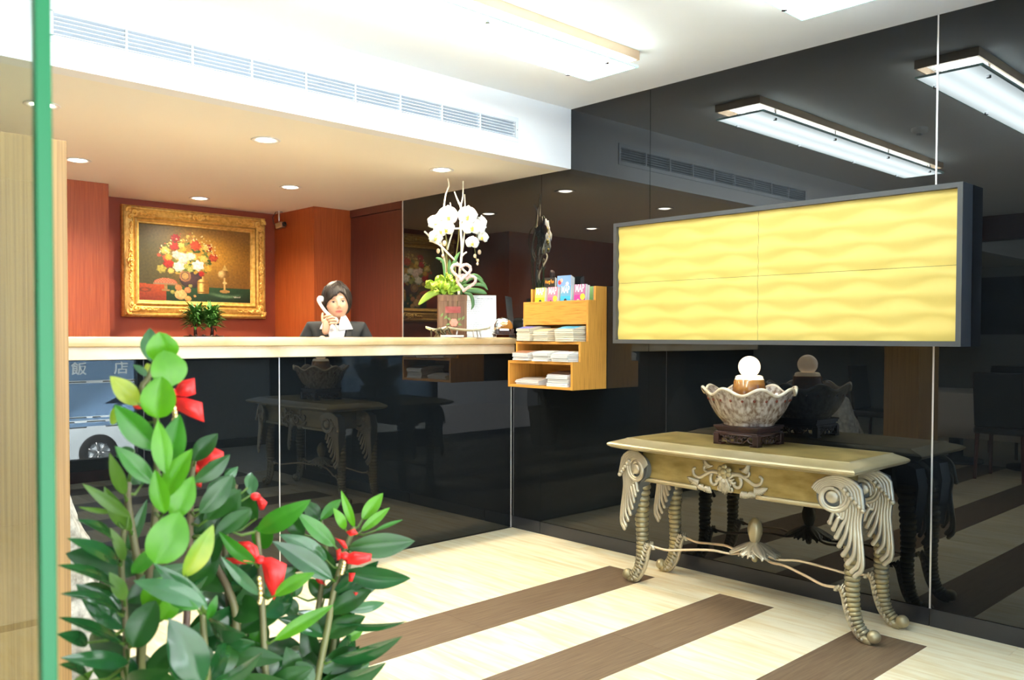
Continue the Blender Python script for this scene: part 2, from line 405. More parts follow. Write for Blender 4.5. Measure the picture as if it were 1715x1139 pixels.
# alcove beyond the end of the glass wall
struct(MB().box(3.54, 6.2, -1.15, -1.03, 0, 1.02).build('wall_alcove_low', 'grey_wall'))
struct(MB().box(3.54, 6.2, -1.17, -1.01, 1.02, 1.05).build('window_3_sill', 'black_sat'))
struct(MB().box(3.54, 6.2, -1.03, -1.015, 0, .10).build('baseboard_alcove', 'black_sat'))
struct(MB().box(3.54, 6.2, -1.10, -1.09, 1.05, ZC).build('window_3', 'frost'))
struct(MB().box(6.1, 6.2, -1.1, .95, 0, ZC).build('wall_alcove_end', 'grey_wall'))
struct(MB().box(XW+.15, 6.2, .84, .95, 0, ZC).build('wall_alcove_back', 'grey_wall'))
# street outside
MT['asphalt'] = vary(mat('street_paving', rough=.85), (.22, .23, .24), (.34, .35, .36), 12)
struct(MB().box(-12, 14, -14, -1.3, -1.3, -1.02).box(-12, 14, -1.3, .29, -1.3, -.13).build('street', 'asphalt'))
MT['facade'] = vary(mat('pale_facade', rough=.8), (.45, .5, .55), (.6, .62, .64), 1.5)
struct(MB().box(-14, 16, -14.3, -14, -1.3, 4.5).build('wall_opposite_building', 'facade'))

# ================================================================ AIR GRILLE, CAMERA, CEILING LAMPS
MT['grille'] = mat('white_grille', (.80, .86, .92), .4)
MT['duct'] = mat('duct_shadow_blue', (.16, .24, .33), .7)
t = thing('air_grille', ((vx0+vx1)/2, YF, vz0), 'long white slatted air grille set in the ceiling bulkhead', 'vent')
MB().box(vx0-.03, vx1+.02, YF-.010, YF-.003, vz1-.004, vz1+.022).box(vx0-.03, vx1+.02, YF-.010, YF-.003, vz0-.022, vz0+.004).box(vx0-.03, vx0, YF-.010, YF-.003, vz0, vz1).box(vx1, vx1+.02, YF-.010, YF-.003, vz0, vz1).build('frame', 'grille', t)
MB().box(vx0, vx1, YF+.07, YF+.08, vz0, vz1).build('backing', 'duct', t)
nb = 9; sw = (vx1-vx0)/nb
for k in range(1, nb): MB().box(vx0+k*sw-.004, vx0+k*sw+.004, YF-.008, YF+.02, vz0, vz1).build('divider', 'grille', t)
sl = MB().add([(0, -.004, .009), (sw-.008, -.004, .009), (sw-.008, .034, -.004), (0, .034, -.004), (0, -.004, .006), (sw-.008, -.004, .006), (sw-.008, .034, -.007), (0, .034, -.007)],
              [(0, 1, 2, 3), (7, 6, 5, 4), (0, 4, 5, 1), (1, 5, 6, 2), (2, 6, 7, 3), (3, 7, 4, 0)])
first = None
for k in range(nb):
    for j in range(6):
        lc = (vx0+k*sw+.004, YF, vz0+.004+j*(vz1-vz0)/6)
        if first is None: first = sl.build('slat', 'grille', t); first.location = lc
        else: clone(first, t, lc)
for lc in ((vx0-.016, YF-.011, vz0+.05), (vx1+.010, YF-.011, vz0+.05), (1.95, YF-.011, vz1+.009), (1.95, YF-.011, vz0-.009)):
    MB().ball(lc, .004, 8, 6).build('screw', 'steel', t)

MT['lampglow'] = mat('frosted_lamp_glass', (.9, .95, .95), .4)
def lampglow():
    m = MT['lampglow']; nt = m.node_tree; b = nt.nodes['Principled BSDF']; L = nt.links
    tc = N(m, 'ShaderNodeTexCoord'); sp = N(m, 'ShaderNodeSeparateXYZ'); L.new(tc.outputs['Object'], sp.inputs[0])
    # two tubes behind the plate: brighter along each
    def tube(c):
        a = N(m, 'ShaderNodeMath', operation='SUBTRACT'); a.inputs[1].default_value = c; L.new(sp.outputs['Y'], a.inputs[0])
        q = N(m, 'ShaderNodeMath', operation='MULTIPLY'); L.new(a.outputs[0], q.inputs[0]); L.new(a.outputs[0], q.inputs[1])
        e = N(m, 'ShaderNodeMath', operation='MULTIPLY'); e.inputs[1].default_value = -260; L.new(q.outputs[0], e.inputs[0])
        x = N(m, 'ShaderNodeMath', operation='EXPONENT'); L.new(e.outputs[0], x.inputs[0]); return x
    a, c = tube(-.055), tube(.075)
    s = N(m, 'ShaderNodeMath', operation='ADD'); L.new(a.outputs[0], s.inputs[0]); L.new(c.outputs[0], s.inputs[1])
    r = N(m, 'ShaderNodeMapRange'); r.inputs['From Max'].default_value = 1.3; r.inputs['To Min'].default_value = .45*LAMP_E; r.inputs['To Max'].default_value = 1.35*LAMP_E
    L.new(s.outputs[0], r.inputs['Value']); L.new(r.outputs[0], b.inputs['Emission Strength'])
    b.inputs['Emission Color'].default_value = (.84, .97, 1.0, 1)
lampglow()
MT['tube_glow'] = mat('lamp_tube', (1, 1, 1), .5, emis=((.92, .97, 1), 14))
MT['glass_edge'] = mat('greenish_glass_edge', (.55, .8, .74), .2, emis=((.7, 1, .95), .5))
def ceiling_lamp(cx, cy, x1, label):
    # local: x along the lamp (0 = centre), z=0 at the ceiling, half length hl
    hl = 1.42
    t = thing('ceiling_lamp', (cx, cy, ZC), label, 'ceiling light', 'long glass ceiling lamps of the lobby')
    b = MB(); b.box(-hl, hl, -.155, -.145, -.045, 0).box(-hl, hl, .145, .155, -.045, 0).box(-hl, -hl+.01, -.145, .145, -.045, 0).box(hl-.01, hl, -.145, .145, -.045, 0)
    b.build('frame', 'copper', t, local=True)
    MB().box(-hl+.01, hl-.01, -.145, .145, -.008, -.002).build('back_plate', 'lamp_white', t, local=True)
    for yy in (-.055, .075):
        for a, c in ((-1.32, -.72), (-.60, 0), (.10, .70), (.80, 1.36)):
            MB().tube([(a, yy, -.030), (c, yy, -.030)], .009, 8).build('lamp_tube', 'tube_glow', t, local=True)
    MB().box(-hl+.02, hl-.03, -.175+.02, .135+.02, -.088, -.080, .002).build('glass_plate', 'lampglow', t, local=True)
    b = MB()
    MB().box(-hl+.012, hl-.022, -.178+.012, -.174+.02, -.089, -.079).box(-hl+.012, hl-.022, .154, .160, -.089, -.079).box(hl-.030, hl-.022, -.165, .158, -.089, -.079).box(-hl+.012, -hl+.02, -.165, .158, -.089, -.079).build('plate_edge', 'glass_edge', t, local=True)
    for xx in (-1.2, -.42, .42, 1.2):
        for yy in (-.13, .13):
            MB().tube([(xx, yy, -.005), (xx, yy, -.099)], .007, 10).tube([(xx, yy, -.090), (xx, yy, -.104)], .012, 12).build('chrome_stud', 'chrome', t, local=True)
    return t
ceiling_lamp(2.03, 2.88, 0, 'long frosted glass ceiling lamp nearest the air grille')
ceiling_lamp(2.03, 1.68, 0, 'long frosted glass ceiling lamp cut off by the top edge, farther from the air grille')

MT['downglow'] = mat('warm_lamp_glow', (1, .95, .8), .5, emis=((1, .93, .76), 22))
wl = (1.0, .84, .62)
dpos = [(1.162, 4.37), (2.242, 4.31), (3.446, 4.30), (1.681, 5.60), (3.075, 5.55), (2.821, 6.49)]
dlab = ['recessed downlight over the counter, cut by the glass door edge', 'recessed downlight over the middle of the counter', 'recessed downlight above the orchid arrangement',
        'recessed downlight above the left veneered pilaster', 'recessed downlight above the receptionist', 'recessed downlight just in front of the gilt framed painting']
for k, (x, y) in enumerate(dpos):
    t = thing('downlight', (x, y, ZS), dlab[k], 'downlight', 'round recessed downlights over the reception')
    MB().lathe([(.050, 0), (.074, -.001), (.078, -.004), (.074, -.007), (.052, -.004), (.050, 0)], 32, cap=False).build('trim_ring', 'white_plastic', t, True, local=True)
    MB().lathe([(.0505, -.0015), (.03, -.008), (.0, -.012)], 24, cap=False).build('diffuser', 'downglow', t, True, local=True)
    L_ = bpy.data.lights.new('downlight_bulb', 'SPOT'); L_.energy = DOWN_W; L_.color = wl; L_.spot_size = math.radians(150); L_.spot_blend = .9; L_.shadow_soft_size = .05
    lo = bpy.data.objects.new('downlight_bulb', L_); COL.objects.link(lo); lo.parent = t; lo.location = (0, 0, -.03)

t = thing('smoke_detector', (1.945, 2.395, ZC), 'small round white smoke detector on the lobby ceiling', 'smoke detector')
MB().lathe([(.055, 0), (.055, -.015), (.045, -.03), (.02, -.038), (0, -.04)], 24, cap=False).build('body', 'white_plastic', t, True, local=True)
MB().lathe([(.022, -.036), (.020, -.046), (0, -.048)], 16, cap=False).build('sensor', 'steel', t, True, local=True)

t = thing('security_camera', (3.615, 6.72, ZS), 'small silver security camera hanging from the soffit beside the painting', 'camera')
MB().lathe([(.03, 0), (.03, -.006), (.008, -.01), (.006, -.07), (.006, -.095), (0, -.095)], 16, cap=False).build('bracket', 'steel', t, True, local=True)
T0 = Matrix.Translation((0, -.01, -.12)) @ Matrix.Rotation(math.radians(20), 4, 'Z') @ Matrix.Rotation(math.radians(-12), 4, 'X')
b = MB(); b.T = T0; b.box(-.024, .024, -.045, .03, -.024, .024, .006); b.build('body', 'steel', t, local=True)
b = MB(); b.T = T0 @ Matrix.Rotation(PI/2, 4, 'X'); b.lathe([(.019, .04), (.019, .062), (.015, .064), (.008, .058), (0, .058)], 20, cap=False); b.build('lens', 'black_plastic', t, True, local=True)
MB().tube([(-.01, .02, -.12), (-.035, .03, -.10), (-.045, .03, -.05), (-.02, .02, -.005)], .003, 6).build('cable', 'black_plastic', t, True, local=True)
# ================================================================ RECEPTION COUNTER
t = thing('reception_counter', (2.5, YC+.2, 0), 'long reception counter with a black glass front and cream marble ledge', 'counter')
MB().box(.95, XW-.010, YC+.012, YC+.10, .0, 1.184).build('body', 'black_sat', t)
for x0, x1 in ((.95, 2.281), (2.286, 4.006)):
    MB().box(x0, x1, YC, YC+.011, .004, 1.182).build('glass_panel', 'black_glass', t)
MB().box(2.2805, 2.2865, YC-.002, YC+.010, .0, 1.184).build('joint_strip', 'seam', t)
MB().box(4.006, 4.013, YC-.003, YC+.010, 0, 1.0).build('corner_strip', 'seam', t)
MB().box(.93, XW-.008, YC-.035, YC+.30, 1.186, 1.246, .003).build('marble_apron', 'marble2', t)
MB().box(.93, XW-.008, YC-.06, YC+.34, 1.246, 1.294, .018).build('marble_ledge', 'marble', t, smooth=True, auto=40)
MB().box(.95, XW-.01, YC+.10, YC+.33, .72, .76, .004).box(.95, .99, YC+.1, YC+.33, 0, .72).build('desk_top', 'marble2', t)

# ---------------------------------------------------------------- wooden foreground pillar / partition
t = thing('wood_pillar', (.62, 2.96, 0), 'tall pale zebra-grain wooden pillar in front of the counter end', 'pillar')
MB().box(.40, .815, 2.815, 3.10, 0, 1.885, .002).build('body', 'light_board', t)
MB().box(.398, .817, 2.813, 3.102, 0, .004).build('foot_plate', 'steel', t)
# ---------------------------------------------------------------- glass door leaf by the lens
MT['edge_green'] = mat('polished_green_glass_edge', (.004, .115, .038), .3, ior=1.35)
t = thing('glass_door_leaf', (.185, 1.0, 0), 'clear glass door leaf standing open, showing its polished green edge', 'door')
MT['door_pane'] = arch_glass('door_glass', (.84, .91, .89))
MB().box(.1765, .1875, .69, 1.55, .01, 2.45).build('glass_sheet', 'door_pane', t)
MB().box(.1765, .1875, .679, .690, .01, 2.45, .0015).build('polished_edge', 'edge_green', t)
MB().box(.168, .198, .70, .86, .0, .10, .003).build('pivot_shoe', 'steel', t)

# ---------------------------------------------------------------- ornamental rock
MT['rockmat'] = vary(mat('mottled_grey_rock', rough=.85), (.20, .18, .14), (.72, .68, .58), 26, detail=8, bump=.6, bdist=.01)
b = MB()
def rk(u, v):
    a = u*2*PI; z = v
    r = (.22*(1-z)**.65+.035)*(1+.28*noise.noise(Vector((math.cos(a)*1.7, math.sin(a)*1.7, z*4)))+.12*noise.noise(Vector((math.cos(a)*6, math.sin(a)*6, z*14))))
    if v == 1: r = 0.004
    return (.90+r*math.cos(a), 3.42+r*.8*math.sin(a), z*.80)
b.grid(40, 40, rk)
o = b.build('ornamental_rock', 'rockmat', None, True); tag(o, 'tall mottled grey ornamental rock half hidden behind the wooden pillar', 'rock')

# ================================================================ WALL LIGHT BOX WITH WAVY YELLOW PANELS
t = thing('wavy_wall_panel', (3.96, 2.305, 1.26), 'wide framed wall panel of wavy yellow stone tiles on the dark glass', 'wall panel')
x0, x1, y0, y1, z0, z1 = 3.900, 4.018, 1.350, 3.265, 1.262, 1.962; fw = .022
MB().box(x0, x1, y0, y0+fw, z0, z1).box(x0, x1, y1-fw, y1, z0, z1).box(x0, x1, y0+fw, y1-fw, z0, z0+fw).box(x0, x1, y0+fw, y1-fw, z1-fw, z1).build('frame', 'box_frame', t)
MB().box(x0+.05, x1, y0+fw, y1-fw, z0+fw, z1-fw).build('back_board', 'black_sat', t)
MT['wave'] = vary(mat('yellow_wave_stone', rough=.6, emis=((1.0, .66, .13), .07)), (.66, .49, .115), (.71, .55, .145), 3)
yi0, yi1, zi0, zi1 = y0+fw+.001, y1-fw-.001, z0+fw+.001, z1-fw-.001
ym, zm = 2.33, (zi0+zi1)/2
def wv(y, z):
    h = .0835; a = .022; ph = 2*PI*(y-1.2)/.355
    k = math.floor((z-zi0)/h)
    # height of crest k at this y
    def crest(i): return zi0+i*h+a*math.sin(ph+(PI if i % 2 else 0)*.9+.25*i)
    best = None
    i = k+2
    while crest(i) > z: i -= 1
    lo, hi = crest(i), crest(i+1); f = (z-lo)/(hi-lo)
    # steep rise just above each crest line, then a long soft fall
    s = f/.45 if f < .45 else 1-(f-.45)/.55
    s = s*s*(3-2*s)
    return .0062*s*min(1.3, (hi-lo)/h)
for (ya, yb) in ((yi0, ym-.0008), (ym+.0008, yi1)):
    for (za, zb) in ((zi0, zm-.0008), (zm+.0008, zi1)):
        nu = int((yb-ya)/.012); nv = int((zb-za)/.006)
        def fn(u, v):
            y = ya+(yb-ya)*u; z = za+(zb-za)*v
            return (x0+.026-wv(y, z), y, z)
        b = MB().grid(nu, nv, fn)
        b.build('wave_tile', 'wave', t, True)

# ================================================================ FRAMED FLOWER PAINTING
px0, px1, pz0, pz1, py = 2.372, 3.562, 1.447, 2.308, 6.895
t = thing('framed_painting', ((px0+px1)/2, py, pz0), 'still life of flowers in a carved gilt frame on the red wall', 'painting')
# stepped moulding ring
def ring(b, ins0, ins1, yf, yb):
    a, c, d, e = px0+ins0, px1-ins0, pz0+ins0, pz1-ins0
    A, C_, D, E_ = px0+ins1, px1-ins1, pz0+ins1, pz1-ins1
    vs = [(a, yf, d), (c, yf, d), (c, yf, e), (a, yf, e), (A, yb, D), (C_, yb, D), (C_, yb, E_), (A, yb, E_)]
    b.add(vs, [(0, 1, 5, 4), (1, 2, 6, 5), (2, 3, 7, 6), (3, 0, 4, 7)])
b = MB(); prof = [(0, py), (0, py-.03), (.012, py-.045), (.024, py-.045), (.030, py-.032), (.050, py-.040), (.075, py-.048), (.088, py-.036), (.094, py-.046), (.104, py-.050), (.112, py-.040), (.118, py-.028), (.128, py-.026), (.132, py-.012)]
for (i0, ya), (i1, yb) in zip(prof, prof[1:]): ring(b, i0, i1, ya, yb)
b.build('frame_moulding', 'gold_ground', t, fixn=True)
def scroll(b, c, r, turns, a0, dirn, rad, lead=None, y=0, n=6):
    rad *= 1.35
    """flat spiral tube in the x-z plane, optional lead-in stroke"""
    pts = []; rr = []
    k = int(14*turns)
    if lead: pts += [(p[0], y, p[1]) for p in lead]; rr += [rad*.7]*len(lead)
    for i in range(k+1):
        f = i/k; a = a0+dirn*2*PI*turns*f; q = r*(1-.78*f)
        pts.append((c[0]+q*math.cos(a), y-.004*f, c[1]+q*math.sin(a))); rr.append(rad*(1-.35*f))
    b.tube(pts, rr, n); b.ball((c[0], y-.006, c[1]), rad*1.4, 8, 6)
def ornament(cx, cz, sx, sz, name='corner_ornament'):
    b = MB(); rnd = random.Random(int(cx*100+cz*1000)); y = py-.060
    # scrolls running both ways, shell in the middle, leaf sprigs
    scroll(b, (cx+sx*.035, cz+sz*.012), .024, 1.3, PI/2*sz, sx, .0065, [(cx-sx*.01, cz+sz*.05)], y)
    scroll(b, (cx+sx*.012, cz+sz*.045), .024, 1.3, 0 if sx > 0 else PI, -sz, .0065, None, y)
    scroll(b, (cx+sx*.085, cz+sz*.012), .017, 1.2, PI, -sx, .0055, [(cx+sx*.05, cz-sz*.005)], y)
    scroll(b, (cx+sx*.010, cz+sz*.100), .017, 1.2, -PI/2*sz, sz, .0055, None, y)
    for i in range(7):
        a = math.atan2(-sz, -sx)+(i-3)*.32
        b.tube([(cx+.008*math.cos(a), y-.004, cz+.008*math.sin(a)), (cx+.030*math.cos(a), y-.010, cz+.030*math.sin(a)), (cx+.038*math.cos(a), y-.004, cz+.038*math.sin(a))], [.003, .007, .004], 6)
    b.ball((cx, y-.006, cz), .014, 10, 8)
    for i in range(8):
        d = .105+i*.016
        b.ball((cx+sx*d, y+.008, cz+sz*(.010+.006*math.sin(i*2))), .011-.0007*i, 7, 5, (1.3, .8, .8))
        b.ball((cx+sx*(.008+.006*math.sin(i*2)), y+.008, cz+sz*d), .011-.0007*i, 7, 5, (.8, .8, 1.3))
    return b.build(name, 'gold', t, True)
o_ = .048
ornament(px0+o_, pz0+o_, 1, 1); ornament(px1-o_, pz0+o_, -1, 1); ornament(px0+o_, pz1-o_, 1, -1); ornament(px1-o_, pz1-o_, -1, -1)
def mid_orn(cx, cz, hor):
    b = MB(); y = py-.062
    for s in (-1, 1):
        P = (lambda a, c: (cx+a, cz+c)) if hor else (lambda a, c: (cx+c, cz+a))
        for d, r in ((.035, .020), (.075, .015)):
            c = P(s*d, .004); scroll(b, c, r, 1.2, PI/2 if s > 0 else -PI/2, s, .0055, None, y)
        for i in range(6):
            c = P(s*(.095+i*.013), .002*(-1)**i); b.ball((c[0], y+.008, c[1]), .009, 7, 5)
    for i in range(9):
        a = i*2*PI/9; b.ball((cx+.020*math.cos(a), y-.002, cz+.020*math.sin(a)), .010, 7, 5)
    b.ball((cx, y-.010, cz), .013, 10, 7)
    return b.build('centre_ornament', 'gold', t, True)
xm_, zm_ = (px0+px1)/2, (pz0+pz1)/2
mid_orn(xm_, pz1-.052, True); mid_orn(xm_, pz0+.052, True); mid_orn(px0+.052, zm_, False); mid_orn(px1-.052, zm_, False)
# canvas: dense sheet, one paint colour per vertex
NX, NZ = 190, 128
cx0, cx1, cz0, cz1 = px0+.131, px1-.131, pz0+.131, pz1-.131
rnd = random.Random(3)
def lerp(a, b, f): return tuple(a[i]*(1-f)+b[i]*f for i in range(3))
daubs = []   # u, v (v down), ru, rv, colour, petals
def D(u, v, ru, rv, c, k=0, rot=0): daubs.append((u, v, ru, rv, c, k, rot))
leafc = [(.05, .09, .02), (.12, .16, .03), (.20, .20, .05)]
for i in range(150):
    a = rnd.random()*2*PI; q = rnd.random()**.6
    D(.42+.235*q*math.cos(a), .43+.27*q*math.sin(a)*(1 if math.sin(a) < 0 else .8), .012+.012*rnd.random(), .012+.012*rnd.random(), rnd.choice(leafc+[(.45, .30, .05), (.55, .42, .10)]))
reds = [(.50, .03, .02), (.62, .10, .04), (.42, .02, .03)]; yel = [(.70, .42, .06), (.80, .58, .15), (.75, .35, .05)]
for u, v, r, c in ((.31, .16, .045, reds[2]), (.30, .27, .045, reds[0]), (.49, .24, .055, reds[1]), (.60, .26, .04, reds[0]), (.65, .39, .045, reds[1]), (.23, .43, .035, reds[1]), (.25, .50, .05, reds[0]), (.17, .40, .02, reds[1]),
                   (.22, .33, .04, yel[1]), (.25, .42, .035, yel[0]), (.38, .30, .03, yel[0]), (.58, .26, .035, yel[1]), (.42, .13, .02, yel[1]), (.47, .12, .018, yel[1]), (.19, .58, .045, (.50, .42, .08)), (.27, .60, .03, yel[1]), (.56, .42, .04, yel[1]), (.60, .55, .04, yel[0]), (.36, .25, .03, yel[1]), (.54, .62, .03, reds[0]),
                   (.32, .38, .045, (.85, .62, .50)), (.38, .42, .06, (.90, .68, .55)), (.45, .39, .04, (.86, .80, .60)), (.34, .54, .055, (.92, .86, .66)), (.51, .51, .058, (.95, .90, .74)), (.41, .53, .03, (.45, .45, .10)), (.44, .57, .03, (.50, .52, .14))):
    D(u, v, r, r*1.35, c, 6+rnd.randrange(3), rnd.random()*6)
for i in range(70):
    a = -PI*.05-rnd.random()*PI*.9; q = .8+.35*rnd.random()
    D(.44+.24*q*math.cos(a), .42+.30*q*math.sin(a), .006, .008, rnd.choice([(.75, .62, .22), (.8, .7, .4), (.5, .12, .05)]))
def canvas(u, v):
    """u 0..1 left to right, v 0..1 top to bottom"""
    bgc = lerp((.10, .085, .025), (.42, .20, .03), max(0, min(1, (u-.25)*1.3)))
    glow = math.exp(-(((u-.70)/.28)**2+((v-.30)/.32)**2)); bgc = lerp(bgc, (.66, .34, .045), .85*glow)
    bgc = lerp(bgc, (.07, .05, .02), max(0, min(1, (v-.45)*1.2))*.7*(1 if u > .6 else .4))
    bgc = lerp(bgc, (.62, .38, .16), max(0, 1-v*4)*.25*(1-abs(u-.5)))
    c = bgc
    ty = .78+.02*u if u < .23 else .80
    if v > ty:
        if u < .23: c = lerp((.52, .10, .02), (.30, .05, .02), (v-ty)*5); c = lerp(c, (.12, .05, .02), .6 if abs(math.hypot((u-.05)/.05, (v-.86)/.03)-.8) < .25 else 0)
        else:
            c = lerp((.03, .10, .035), (.015, .05, .02), min(1, (v-ty)*6)); s = math.exp(-((v-.90+.02*math.sin(u*14))/.02)**2)*max(0, math.sin(u*9+1)); c = lerp(c, (.25, .42, .22), .7*s)
    # table back edge cloth
    # dark vase
    e = ((u-.45)/.105)**2+((v-.70)/.12)**2
    if e < 1: c = lerp((.10, .05, .05), (.03, .025, .03), e); 
    if abs(math.hypot((u-.395)/.055, (v-.66)/.08)-.8) < .14: c = (.35, .17, .08)
    if ((u-.395)/.03)**2+((v-.66)/.045)**2 < 1: c = (.45, .28, .10)
    # cherries on a stand
    if v > .70 and v < .765 and ((u-.225)/.10)**2+((v-.765)/.065)**2 < 1:
        c = lerp((.60, .06, .03), (.75, .30, .16), .5+.5*math.sin(u*260)*math.sin(v*190))
    if abs(v-.772) < .010 and abs(u-.225) < .105: c = (.35, .22, .12)
    if abs(u-.225) < (.012 if v < .85 else .035) and .78 < v < .875: c = (.38, .22, .08)
    # brass tankard
    if abs(u-.555) < (.055 if v > .73 else .05*math.sqrt(max(0, 1-((.73-v)/.04)**2)) if v > .69 else .01) and .64 < v < .885:
        f = (u-.555)/.055; c = lerp((.30, .14, .02), (.95, .68, .22), math.exp(-((f+.35)/.35)**2)); 
        if abs(v-.735) < .008 or abs(v-.87) < .008: c = (.25, .12, .02)
    # gilt cup on a foot
    if ((u-.745)/.055)**2+((v-.61)/.058)**2 < 1: c = lerp((.28, .14, .03), (.90, .66, .28), math.exp(-(((u-.72)/.03)**2+((v-.60)/.05)**2)))
    if abs(u-.755) < .03*max(0, (v-.47)/.09) and .47 < v < .56: c = (.62, .42, .12)
    if abs(u-.755) < .008 and .66 < v < .83: c = (.75, .5, .18)
    if ((u-.755)/.022)**2+((v-.73)/.018)**2 < 1: c = (.85, .6, .25)
    if ((u-.755)/.048)**2+((v-.848)/.022)**2 < 1: c = (.50, .30, .10)
    # flowers
    for (fu, fv, ru, rv, fc, k, rot) in daubs:
        du, dv = (u-fu)/ru, (v-fv)/rv
        q = du*du+dv*dv
        if q < 1.2:
            rr = math.sqrt(q)
            if k:
                an = math.atan2(dv, du); lim = .88+.12*math.cos(k*an+rot)
                if rr < lim:
                    sh = .86+.12*math.cos(rr*8+3*an)+.10*noise.noise(Vector((u*60, v*60, 1)))-.38*rr*(.5+.5*dv); c = tuple(x_*sh for x_ in fc)
            elif q < 1: c = fc
    # loose blossoms on the cloth
    for fu, fv, r, fc in ((.355, .91, .052, (.85, .55, .22)), (.335, .82, .03, (.62, .28, .10)), (.415, .85, .03, (.68, .30, .12)), (.285, .88, .02, (.45, .42, .10)), (.42, .965, .028, (.75, .45, .15)), (.44, .79, .018, (.4, .35, .1)), (.48, .925, .012, (.7, .4, .15))):
        du, dv = (u-fu)/r, (v-fv)/(r*1.35); q = du*du+dv*dv
        if q < 1: c = tuple(x_*(.95+.10*math.cos(math.sqrt(q)*7+2*math.atan2(dv, du))-.35*math.sqrt(q)*(.5+.5*dv)) for x_ in fc)
    # signature scribble
    if .84 < u < .905 and abs(v-.925+.006*math.sin(u*420)) < .006: c = (.7, .68, .55)
    return c
b = MB().grid(NX, NZ, lambda u, v: (cx0+(cx1-cx0)*u, py-.012, cz1-(cz1-cz0)*v))
m = mat('oil_paint', rough=.45); vc = N(m, 'ShaderNodeVertexColor'); vc.layer_name = 'paint'
m.node_tree.links.new(vc.outputs[0], m.node_tree.nodes['Principled BSDF'].inputs['Base Color'])
o = b.build('canvas', m, t, fixn=False)
ca = o.data.color_attributes.new('paint', 'FLOAT_COLOR', 'POINT')
flat = []
for j in range(NZ+1):
    for i in range(NX+1):
        flat += [min(1, (q*.72)**1.12*(.86+.28*noise.noise(Vector((i*.31, j*.31, 3)))+.14*noise.noise(Vector((i*.9, j*.9, 7))))) for q in canvas(i/NX, j/NZ)]+[1]
ca.data.foreach_set('color', flat)

# ---------------------------------------------------------------- console shelf behind the counter and its plants
t = thing('back_cabinet', (2.9, 6.66, 0), 'low dark cabinet below the framed painting', 'cabinet')
MB().box(2.14, 3.65, 6.06, 6.88, 0, 1.283, .003).build('body', 'dark_wood', t)
for k in range(3): MB().box(2.16+k*.5, 2.64+k*.5, 6.045, 6.058, .1, 1.25, .003).build('door', 'dark_wood', t)
t = thing('planter_tray', (2.73, 6.22, 1.284), 'pair of small bushy green plants in a dark oval tray below the painting', 'plant')
MB().lathe([(.0, .0), (.12, 0), (.145, .012), (.140, .016), (.11, .010), (0, .010)], 28, (0, 0, 0), cap=False).build('tray', 'rosewood', t, True, local=True)
MT['needle'] = objrand(mat('pine_green_leaf', (.06, .22, .03), .5), .3)
for sx in (-.062, .062):
    tk = MB().tube([(sx, 0, .01), (sx*1.05, 0, .06), (sx*.9, .01, .12)], [.014, .010, .006], 7).build('stem', 'rosewood', t, True, local=True)
    b = MB(); rnd = random.Random(5+int(sx*100))
    for i in range(300):
        a = rnd.random()*2*PI; ph = rnd.random(); z = .085+.13*ph
        base = Vector((sx+.02*math.cos(a), .02*math.sin(a), z*.9)); el = rnd.uniform(-.25, 1.25)
        d = Vector((math.cos(a)*math.cos(el), math.sin(a)*math.cos(el), math.sin(el))); L_ = rnd.uniform(.07, .125)
        s_ = Vector((-math.sin(a), math.cos(a), 0))*.010
        mid = base+d*L_*.5+Vector((0, 0, .008)); tip = base+d*L_-Vector((0, 0, .012))
        b.add([base, mid+s_, tip, mid-s_, mid+Vector((0, 0, -.002))], [(0, 1, 4), (1, 2, 4), (2, 3, 4), (3, 0, 4)])
    o = b.build('foliage', 'needle', t, local=True, fixn=False); o['kind'] = 'stuff'
for i in range(10):
    a = i*.63; MB().ball((.10*math.cos(a), .08*math.sin(a), .018), .012, 8, 6, (1, .8, .6)).build('pebble', 'rosewood', t, True, local=True)
# ================================================================ GILT CONSOLE TABLE  (local: x = right in the room along the wall, y = towards the room, z up)
TC = (3.75, 2.23)
t = thing('console_table', (TC[0], TC[1], 0), 'gilt console table with ringed scroll legs standing against the dark glass', 'table')
def TW(u, v, z): return (TC[0]-v, TC[1]-u, z)       # u along wall (right), v towards the room
TM = Matrix(((0, -1, 0, TC[0]), (-1, 0, 0, TC[1]), (0, 0, 1, 0), (0, 0, 0, 1)))   # local (u,v,z) -> world
def bow(u): return .035*(1-(u/.66)**2)
def top_ring(hu, vb, vf, z, n=20):
    pts = [(-hu, vb, z), (hu, vb, z)]
    for i in range(n+1):
        u = hu-2*hu*i/n; pts.append((u, vf+bow(u), z))
    return pts
b = MB(); b.T = TM
rings = [top_ring(.600, -.19, .285, .722), top_ring(.640, -.20, .330, .732), top_ring(.655, -.205, .345, .742), top_ring(.657, -.206, .347, .750), top_ring(.650, -.203, .340, .756),
         top_ring(.635, -.196, .318, .762), top_ring(.600, -.175, .262, .774), top_ring(.592, -.170, .254, .779), top_ring(.586, -.166, .248, .778)]
k = len(rings[0]); vs = [p for r in rings for p in r]; fs = []
for i in range(len(rings)-1):
    for j in range(k): fs.append((i*k+j, i*k+(j+1) % k, (i+1)*k+(j+1) % k, (i+1)*k+j))
fs.append(tuple(range(k)))
b.add(vs, fs); b.build('table_top', 'champagne', t, True, auto=25)
b = MB(); b.T = TM; k2 = rings[-1]; b.add([(p[0], p[1], .7785) for p in k2]+[(p[0]*.999, p[1], .7765) for p in k2], [tuple(range(k))]); b.build('top_inlay', 'old_gold', t)
